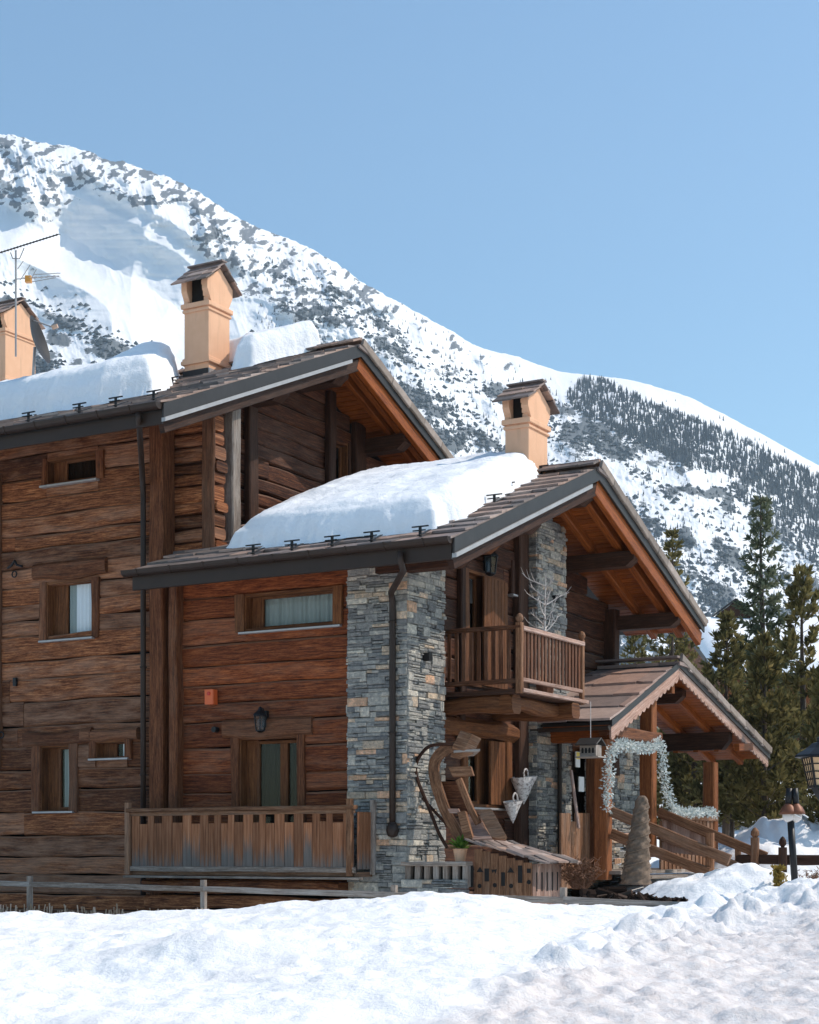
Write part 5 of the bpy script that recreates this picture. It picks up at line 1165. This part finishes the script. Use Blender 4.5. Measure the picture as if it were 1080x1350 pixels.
tt = np.linspace(0, 1, NM)[:, None]; Um = np.broadcast_to(us[None, :], (NM, len(us))); Vm = vs_[None, :]+(1085-vs_[None, :])*tt-jag[None, :]*np.exp(-tt*60)
tan = (HY-Vm)/F; D0 = 800.0; z0 = 37/F*D0; Dt = 1500.0; zt = np.broadcast_to((HY-vs_[None, :])/F*Dt, tan.shape); mm = (zt-z0)/(Dt-D0)
Dm = (z0-mm*D0)/np.minimum(tan-mm, -.0002); Dm = np.clip(Dm, 600, 1600)
fade = sstep(0, .03, tt)
q1 = (Um-HX)*.68; q2 = Vm*.68          # metres across the face
along = q1*.9+q2*.42; across = -q1*.42+q2*.9
def blob(u, v, ru, rv): return np.exp(-(((Um-u)/ru)**2+((Vm-v)/rv)**2))
# shadowed gully wall on the left, between a rib and the smooth sunlit apron
wig = 7*fbm(q2/16, q2*0, 2.0, 4)+5*fbm(q1/20, q2/14, 3.0, 3)
w_ = ((Um-85)*.53-(Vm-312)*.848)+wig*1.1        # distance up the right flank from the gully bed
al = (Um-85)*.848+(Vm-312)*.53                     # distance down along the bed
win = sstep(-60, 10, al)*(1-sstep(190, 330, al))
gully = 78*win*np.where(w_ > 0, np.clip(1-w_/88, 0, 1), np.clip(1+w_/210, 0, 1)**1.3)
inside = np.clip(sstep(-6, 8, w_)*(1-sstep(66, 96, w_)), 0, 1)*win
apron = np.exp(-((w_+38)/34.0)**2)*(1-sstep(260, 400, Um))      # smooth sunlit lane under it
smooth_ = np.clip(inside*.9+apron, 0, 1)
n_a = fbm(q1/70+.35*q2/70, q2/46, 7.0, 5); n_b = fbm(along/90, across/24, 8.0, 6); n_c = fbm(q1/13, q2/9, 9.0, 5); n_d = fbm(along/26, across/9, 4.0, 4)
ribs = ridged(q1/60-.3*q2/60, q2/110, 2.0, 5)
# rock
rk = 1.0*blob(40, 225, 85, 45)+.95*blob(130, 250, 75, 42)+1.0*blob(95, 292, 26, 20)+.75*blob(190, 240, 60, 24)+.95*blob(277, 325, 26, 50)+.8*blob(395, 365, 130, 40)+.65*blob(320, 330, 70, 60)+.7*blob(15, 270, 40, 45)+.5*blob(470, 420, 90, 40)
band = np.exp(-((Vm-vs_[None, :]-14)/12.0)**2)*np.interp(Um, [0, 300, 380, 560, 660, 700], [.5, .3, .8, .8, .5, 0])
rkw = np.clip(rk+band, 0, 1)*(1-smooth_)
n_e = fbm(q1/4.5+.5*q2/4.5, q2/3.2, 17.0, 4); rock = np.clip(.225+.40*n_a+.75*n_c+1.05*n_e+.16*ribs+.22*(rkw-.6), 0, 1)*np.clip(rkw*2.0, 0, 1)
# dwarf pine scrub in oblique bands
sb = sstep(14, 60, Vm-vs_[None, :])*sstep(300, 420, Um+.5*(Vm-400))
sb = sb+1.1*np.exp(-((Vm-(398+Um*.50))/30.0)**2)*(1-sstep(170, 260, Um))+.8*np.exp(-((Vm-(470+Um*.3))/30.0)**2)*(1-sstep(260, 380, Um))
lanes = np.exp(-((Vm-(590+(Um-700)*.42))/17.0)**2)*sstep(560, 720, Um)+np.exp(-((Vm-(500+(Um-560)*.44))/18.0)**2)*sstep(380, 480, Um)*(1-sstep(660, 780, Um))+np.exp(-((Vm-(690+(Um-800)*.42))/15.0)**2)*sstep(700, 760, Um)+np.exp(-((Vm-(525+(Um-800)*.40))/15.0)**2)*sstep(740, 800, Um)
lanes = lanes*(.8+.6*n_b)
shrub = np.clip(.44+.06*sstep(620, 700, Vm)+.42*n_b+1.05*n_c+.65*n_d+.28*(sb-.8)+.10*sstep(640, 760, Vm), 0, 1)*np.clip(sb*1.5, 0, 1)*(1-.95*np.clip(lanes, 0, 1))*(1-smooth_)
# relief: broad ribs and gullies, broken ground only where rock or scrub stands
rough = np.clip(rkw*1.1+.55*np.clip(sb, 0, 1), 0, 1.2)*(1-smooth_)
rel = 55*ridged(along/300, across/140, 1.0, 3)+(14+34*rkw)*ribs*(1-.8*smooth_)+rough*(11*ridged(q1/30, q2/24, 3.0, 4)+5.0*n_c+3.0*fbm(q1/5, q2/4, 6.0, 3)+6*n_d)+1.6*fbm(q1/22, q2/16, 5.0, 3)
Dn = Dm-fade*(rel-gully)
Xm, Ym, Zm = (Um-HX)/F*Dn, Dn, CZ+tan*Dn
Xm = np.vstack([Xm[0:1]*1.1, Xm]); Ym = np.vstack([Ym[0:1]*1.1, Ym]); Zm = np.vstack([Zm[0:1]*.5, Zm]); rock = np.vstack([rock[0:1], rock]); shrub = np.vstack([shrub[0:1], shrub])
mo = grid_mesh('mountain', Xm, Ym, Zm, np.ones(Xm.shape, bool), M['mountain'], attrs={'rock': rock, 'shrub': shrub}); mo['kind'] = 'structure'
# conifers on the slope
def inpoly(u, v, P):
    c = False; n = len(P)
    for i in range(n):
        (a, b), (d, e) = P[i], P[(i+1)%n]
        if (b > v) != (e > v) and u < (d-a)*(v-b)/(e-b)+a: c = not c
    return c
PA = [(770,498),(800,503),(830,520),(880,540),(930,560),(980,580),(1030,605),(1085,632),(1085,700),(1040,668),(990,640),(950,625),(905,618),(860,592),(820,578),(795,560),(760,545),(745,520)]
PB = [(1000,600),(1090,640),(1090,760),(1020,700),(960,650)]
rg = random.Random(31); ctr = []; k = 0
while k < 8500:
    u, v = rg.uniform(330, 1120), rg.uniform(330, 860); a = inpoly(u, v, PA); b = inpoly(u, v, PB)
    j = int(np.searchsorted(us, u)); s_ = vs_[j]
    if v < s_+6: continue
    i = int((v-s_)/(1085-s_)*(NM-1))
    dens = .95 if a else (.5 if b else .05*(1 if v-s_ > 30 else .4)+.16*shrub[i+1, j])
    if vnoise(u/26., v/17., 2.) < -.25 and not rg.random() < .25: dens *= .45
    if rg.random() > dens: continue
    ctr.append((Xm[i+1, j], Ym[i+1, j], Zm[i+1, j], rg.uniform(3.4, 7.0)*(1.0 if (a or b) else rg.uniform(.35,.7)))); k += 1
vv = []; ff = []; rr_ = []
for (x, y, z, h) in ctr:
    r0 = h*rg.uniform(.15, .22); c_ = rg.random()
    for (za, zb2, ra) in ((-.05, .55, 1.0), (.25, .8, .75), (.55, 1.0, .5)):
        b = len(vv); o_ = rg.uniform(0, 1)
        for q in range(5): a = o_+q*1.2566; vv.append((x+r0*ra*math.cos(a)*rg.uniform(.75,1.2), y+r0*ra*math.sin(a), z+h*za))
        vv.append((x+rg.uniform(-.1,.1), y, z+h*zb2))
        for q in range(5): ff.append((b+q, b+(q+1)%5, b+5)); rr_.append(c_)
k = 0
while k < 22000:
    u, v = rg.uniform(-20, 1100), rg.uniform(300, 880); j = int(np.searchsorted(us, u)); s_ = vs_[j]
    if v < s_+10: continue
    i = min(NM-2, int((v-s_)/(1085-s_)*(NM-1))); k += .15
    if rg.random() > np.clip(sb[i, j], 0, 1)*(1-.93*np.clip(lanes[i, j], 0, 1))*(1-smooth_[i, j])*np.clip(.40+.25*(v > 640)+1.5*n_b[i, j]+.9*n_d[i, j], 0, 1): continue
    k += .85; x, y, z = Xm[i+1, j], Ym[i+1, j], Zm[i+1, j]; r0 = rg.uniform(.7, 2.1); h = r0*rg.uniform(.7, 1.5); b = len(vv); c_ = rg.random(); o_ = rg.uniform(0, 1)
    for q in range(5): a = o_+q*1.2566; vv.append((x+r0*1.3*math.cos(a)*rg.uniform(.6,1.3), y+r0*math.sin(a), z-.2+rg.uniform(-.1,.3)*h))
    vv.append((x+rg.uniform(-.4,.4)*r0, y, z+h))
    for q in range(5): ff.append((b+q, b+(q+1)%5, b+5)); rr_.append(c_)
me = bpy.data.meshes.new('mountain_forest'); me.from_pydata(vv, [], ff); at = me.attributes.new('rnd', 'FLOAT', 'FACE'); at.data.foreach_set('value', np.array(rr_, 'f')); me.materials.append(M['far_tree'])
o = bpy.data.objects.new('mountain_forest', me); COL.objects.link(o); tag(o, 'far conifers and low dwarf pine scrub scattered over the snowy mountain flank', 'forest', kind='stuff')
# =====================================================================  TREES AND NEIGHBOUR HOUSES
def quads_obj(name, V, r, mat, parent):
    """V: (n,4,3) leaf quads in world space"""
    (ox, oy, oz), _ = ORG[parent.name]; n = len(V); me = bpy.data.meshes.new(name); v = (V-np.array([ox, oy, oz])).reshape(-1, 3)
    me.vertices.add(4*n); me.vertices.foreach_set('co', v.astype('f').ravel()); me.loops.add(4*n); me.loops.foreach_set('vertex_index', np.arange(4*n, dtype='i'))
    me.polygons.add(n); me.polygons.foreach_set('loop_start', np.arange(0, 4*n, 4, dtype='i')); me.polygons.foreach_set('loop_total', np.full(n, 4, 'i'))
    at = me.attributes.new('rnd', 'FLOAT', 'FACE'); at.data.foreach_set('value', r.astype('f')); me.update(calc_edges=True); me.materials.append(mat)
    o = bpy.data.objects.new(name, me); COL.objects.link(o); o.parent = parent; ORG[o.name] = ORG[parent.name]; return o
def tufts(P, D, L, W, n, rs, spread=.9):
    """needle sprays: n narrow quads leaving each point P around direction D"""
    k = len(P); P = np.repeat(P, n, 0); D = np.repeat(D, n, 0); d = D+rs.normal(0, spread, (k*n, 3)); d /= np.linalg.norm(d, axis=1)[:, None]
    s = np.cross(d, rs.normal(0, 1, (k*n, 3))); s /= np.linalg.norm(s, axis=1)[:, None]+1e-9
    l = (L*rs.uniform(.6, 1.25, k*n))[:, None]; w_ = l*W
    return np.stack([P, P+d*l*.55+s*w_, P+d*l, P+d*l*.55-s*w_], 1)
def conifer(nm, base, H, rad, label, mat, style='pine', seed=1, dens=1.0, group=None, bare=.06):
    rs = np.random.RandomState(seed); rg = random.Random(seed); b = Vector(base); t = thing(nm, label, 'tree', tuple(b), 'W', group)
    m = MB(); r0 = H*.016+.03; m.tube([b+Vector((.03*H*.1*math.sin(q*.9+seed), 0, H*q/10-(.3 if q == 0 else 0))) for q in range(11)], [r0*(1-q/10.6) for q in range(11)], 7)
    tr = m.build('trunk', M['bark'], t); m = MB(); PP = []; DD = []; CC = []
    z = bare*H
    while z < H*.985:
        q = z/H
        if style == 'pine': R_ = rad*min(1, 1.25*(1-q)**.72+.03)*(.72+.28*min(1, q*5))
        else: R_ = rad*(1-q)**.92+.06
        nb = rg.randint(4, 6) if style == 'pine' else rg.randint(5, 7)
        ph = rg.uniform(0, 6.28)
        for k in range(nb):
            a = ph+6.283*k/nb+rg.uniform(-.3, .3); L = R_*rg.uniform(.45, 1.25); 
            if L < .05: continue
            up0 = (.15+.55*q) if style == 'pine' else (.15-.35*(1-q))
            d = Vector((math.cos(a), math.sin(a), up0+rg.uniform(-.15,.15))).normalized(); p = b+Vector((0, 0, z+rg.uniform(-.1,.1))); pts = [p]; ns = 6
            for j in range(ns):
                d = (d+Vector((rg.uniform(-.1,.1), rg.uniform(-.1,.1), (.10 if style == 'pine' else .07)))).normalized(); p = p+d*L/ns; pts.append(p)
            br = max(.006, .012*L); m.tube(pts, [br*(1-.13*j) for j in range(ns+1)], 4, cap=False)
            ntw = max(2, int(L*(7.5 if style == 'pine' else 11)*dens))
            tone = rg.uniform(-.18, .18)
            for i in range(ntw):
                s_ = rg.uniform(.28, 1.0) if style == 'pine' else rg.uniform(.12, 1.0)
                j = min(ns-1, int(s_*ns)); pp = pts[j].lerp(pts[j+1], s_*ns-j); dd = (pts[j+1]-pts[j]).normalized()
                side = dd.cross(Vector((0,0,1))).normalized()*rg.choice((-1,1)); ol = L*.30*(1.1-s_)*rg.uniform(.2, 1)+.03
                e = pp+(side*rg.uniform(.5,1)+dd*.6+Vector((0,0,rg.uniform(-.15,.35) if style == 'pine' else rg.uniform(-.35,.1)))).normalized()*ol
                PP.append(e); DD.append((dd*.7+side*.4+Vector((0,0,.55 if style == 'pine' else -.05))).normalized()); CC.append(tone+rg.uniform(-.2,.2))
            PP.append(pts[-1]); DD.append(d+Vector((0,0,.4))); CC.append(tone)
        z += H*(.047 if style == 'pine' else .038)*rg.uniform(.75, 1.25)
    m.build('branches', M['bark'], t, fix=False)
    P = np.array([tuple(p) for p in PP]); D = np.array([tuple(d) for d in DD]); nq = 9 if style == 'pine' else 9
    V = tufts(P, D, .21 if style == 'pine' else .20, .16 if style == 'pine' else .15, nq, rs, .55 if style == 'pine' else .6)
    r = np.clip(.5+np.repeat(np.array(CC), nq)+rs.uniform(-.28, .28, len(V)), 0, 1); quads_obj('crown', V, r, mat, t); return t
def tree(u, vt, vb_, Yq, wpx_, label, nm='pine_tree', mat='pine', style='pine', seed=1, dens=1.0, group='conifers beyond the porch', bare=.06):
    b = Wp(u, vb_, Yq); top = Wp(u, vt, Yq); return conifer(nm, b, top[2]-b[2], wpx_/F*Yq, label, M[mat], style, seed, dens, group, bare)
tree(1004, 652, 1105, 44, 74, 'tall pointed grey green spruce standing above the other trees', 'spruce_tree', 'spruce', 'spruce', 3, 1.0)
tree(1058, 748, 1112, 37, 74, 'broad olive pine at the right edge of the photo', seed=4, dens=1.25)
tree(958, 815, 1110, 41, 66, 'rounded olive pine between porch roof and tall spruce', seed=5, dens=1.25)
tree(886, 702, 1080, 52, 56, 'slender pine rising just behind the lower roof edge', seed=6)
tree(1008, 850, 1115, 35.5, 62, 'lower bushy pine in front of the tall spruce', seed=7, dens=1.3)
tree(915, 905, 1112, 40, 62, 'bushy pine seen through and beside the porch roof', seed=8, dens=1.25)
tree(838, 830, 1105, 58, 46, 'pine seen in the gap between main roof and porch roof', seed=9)
tree(1100, 850, 1110, 33, 60, 'dense pine directly behind the street lantern', seed=10, dens=1.2)
tree(876, 985, 1108, 46, 60, 'low pine seen through the porch opening', seed=11, dens=1.1)
tree(965, 975, 1100, 38, 55, 'low bushy young pine right of the porch eave', seed=12, dens=1.2)
# neighbour's snowed-in roof beyond the trees
Y = 95; a, b_ = Vector(Wp(898, 812, Y)), Vector(Wp(1150, 806, Y)); t = thing('neighbour_house', 'distant house with a broad snow covered roof and dark ridge beyond the trees', 'house', tuple(Wp(1020, 1060, Y)), 'W')
zr = a.z; ze = Wp(0, 905, Y)[2]
MB().prism([(a.x, Y, zr-.4), (a.x, Y-11, ze-.4), (a.x, Y-11, ze-.7), (a.x, Y, zr-.8), (a.x, Y+9, ze-.7), (a.x, Y+9, ze-.4)], (b_.x-a.x, 0, 0)).build('roof', M['fascia'], t)
MB().prism([(a.x+.6, Y-9.5, 6), (a.x+.6, Y+8, 6), (a.x+.6, Y+8, ze-.6), (a.x+.6, Y, zr-.9), (a.x+.6, Y-9.5, ze-.6)], (b_.x-a.x-1.2, 0, 0)).build('wall', M['wall'], t)
nx, ny = 90, 40; XX, TT = np.meshgrid(np.linspace(a.x-.05, b_.x, nx), np.linspace(0, 1, ny)); YY = Y-.2-TT*11.0; e_ = np.minimum(1, np.minimum(np.clip(XX-a.x,0,None)/.8, (1-TT)*11/.6)); ZZ = zr-.4+(ze-zr)*TT+np.sqrt(np.clip(e_, 0, 1))*(.55+.25*fbm(XX*.25, YY*.25, 1.0, 3))*np.clip(.25+TT*8, 0, 1)
sn = grid_mesh('roof_snow', XX, YY, ZZ, np.ones(XX.shape, bool), M['snow'], 'W', (0,0,0)); tag(sn, 'snow blanket on the distant house roof beyond the trees', 'snow')
c = Wp(966, 818, Y-1); h = .5
m = MB(); m.prism([(c[0]-.85,c[1]-.7,c[2]-1.0),(c[0]+.85,c[1]-.7,c[2]-1.0),(c[0]+.85,c[1]-.7,c[2]+.35),(c[0],c[1]-.7,c[2]+.95),(c[0]-.85,c[1]-.7,c[2]+.35)], (0,1.4,0)); cm = m.build('chimney', M['brown'], t)
MB().beam((c[0]-1.15,c[1],c[2]+.22),(c[0]+.02,c[1],c[2]+1.08), 1.9, .1, ch=.01).beam((c[0]+1.15,c[1],c[2]+.22),(c[0]-.02,c[1],c[2]+1.08), 1.9, .1, ch=.01).build('cap', M['fascia'], cm)
# golden sprig in front of the lamp
b = Wp(1026, 1174, 22.3); t = thing('young_conifer', 'tiny golden young conifer poking out of the snow by the garden lamp', 'conifer', b, 'W')
MB().tube([b, (b[0], b[1], b[2]+.28)], [.012,.005], 5).build('stem', M['bark'], t)
rs = np.random.RandomState(4); P = np.array([[b[0]+rs.normal(0,.035), b[1]+rs.normal(0,.035), b[2]+z] for z in rs.uniform(0,.30,150)]); D = np.array([[0,0,1.]]*150)
V = tufts(P, D, .06, .3, 3, rs, .8); quads_obj('foliage', V, rs.uniform(.3,1,len(V)), leaf('golden_needles', (.13,.09,.02), (.25,.17,.04), (.36,.26,.07)), t)

# =====================================================================  AIR
hm = NT('valley_haze'); hm.t.nodes.remove(hm.p)
vol = hm.n('VolumePrincipled'); vol.inputs['Color'].default_value = (.72, .87, 1.0, 1); vol.inputs['Density'].default_value = .00016; vol.inputs['Anisotropy'].default_value = .2
hm.t.links.new(vol.outputs[0], hm.out.inputs['Volume'])
m = MB(); m.box(-1500, 1500, -120, 1900, -3, 760, ch=0); hz = m.build('haze', hm.m, frame='W'); hz['kind'] = 'stuff'; tag(hz, 'thin pale blue air over the valley')
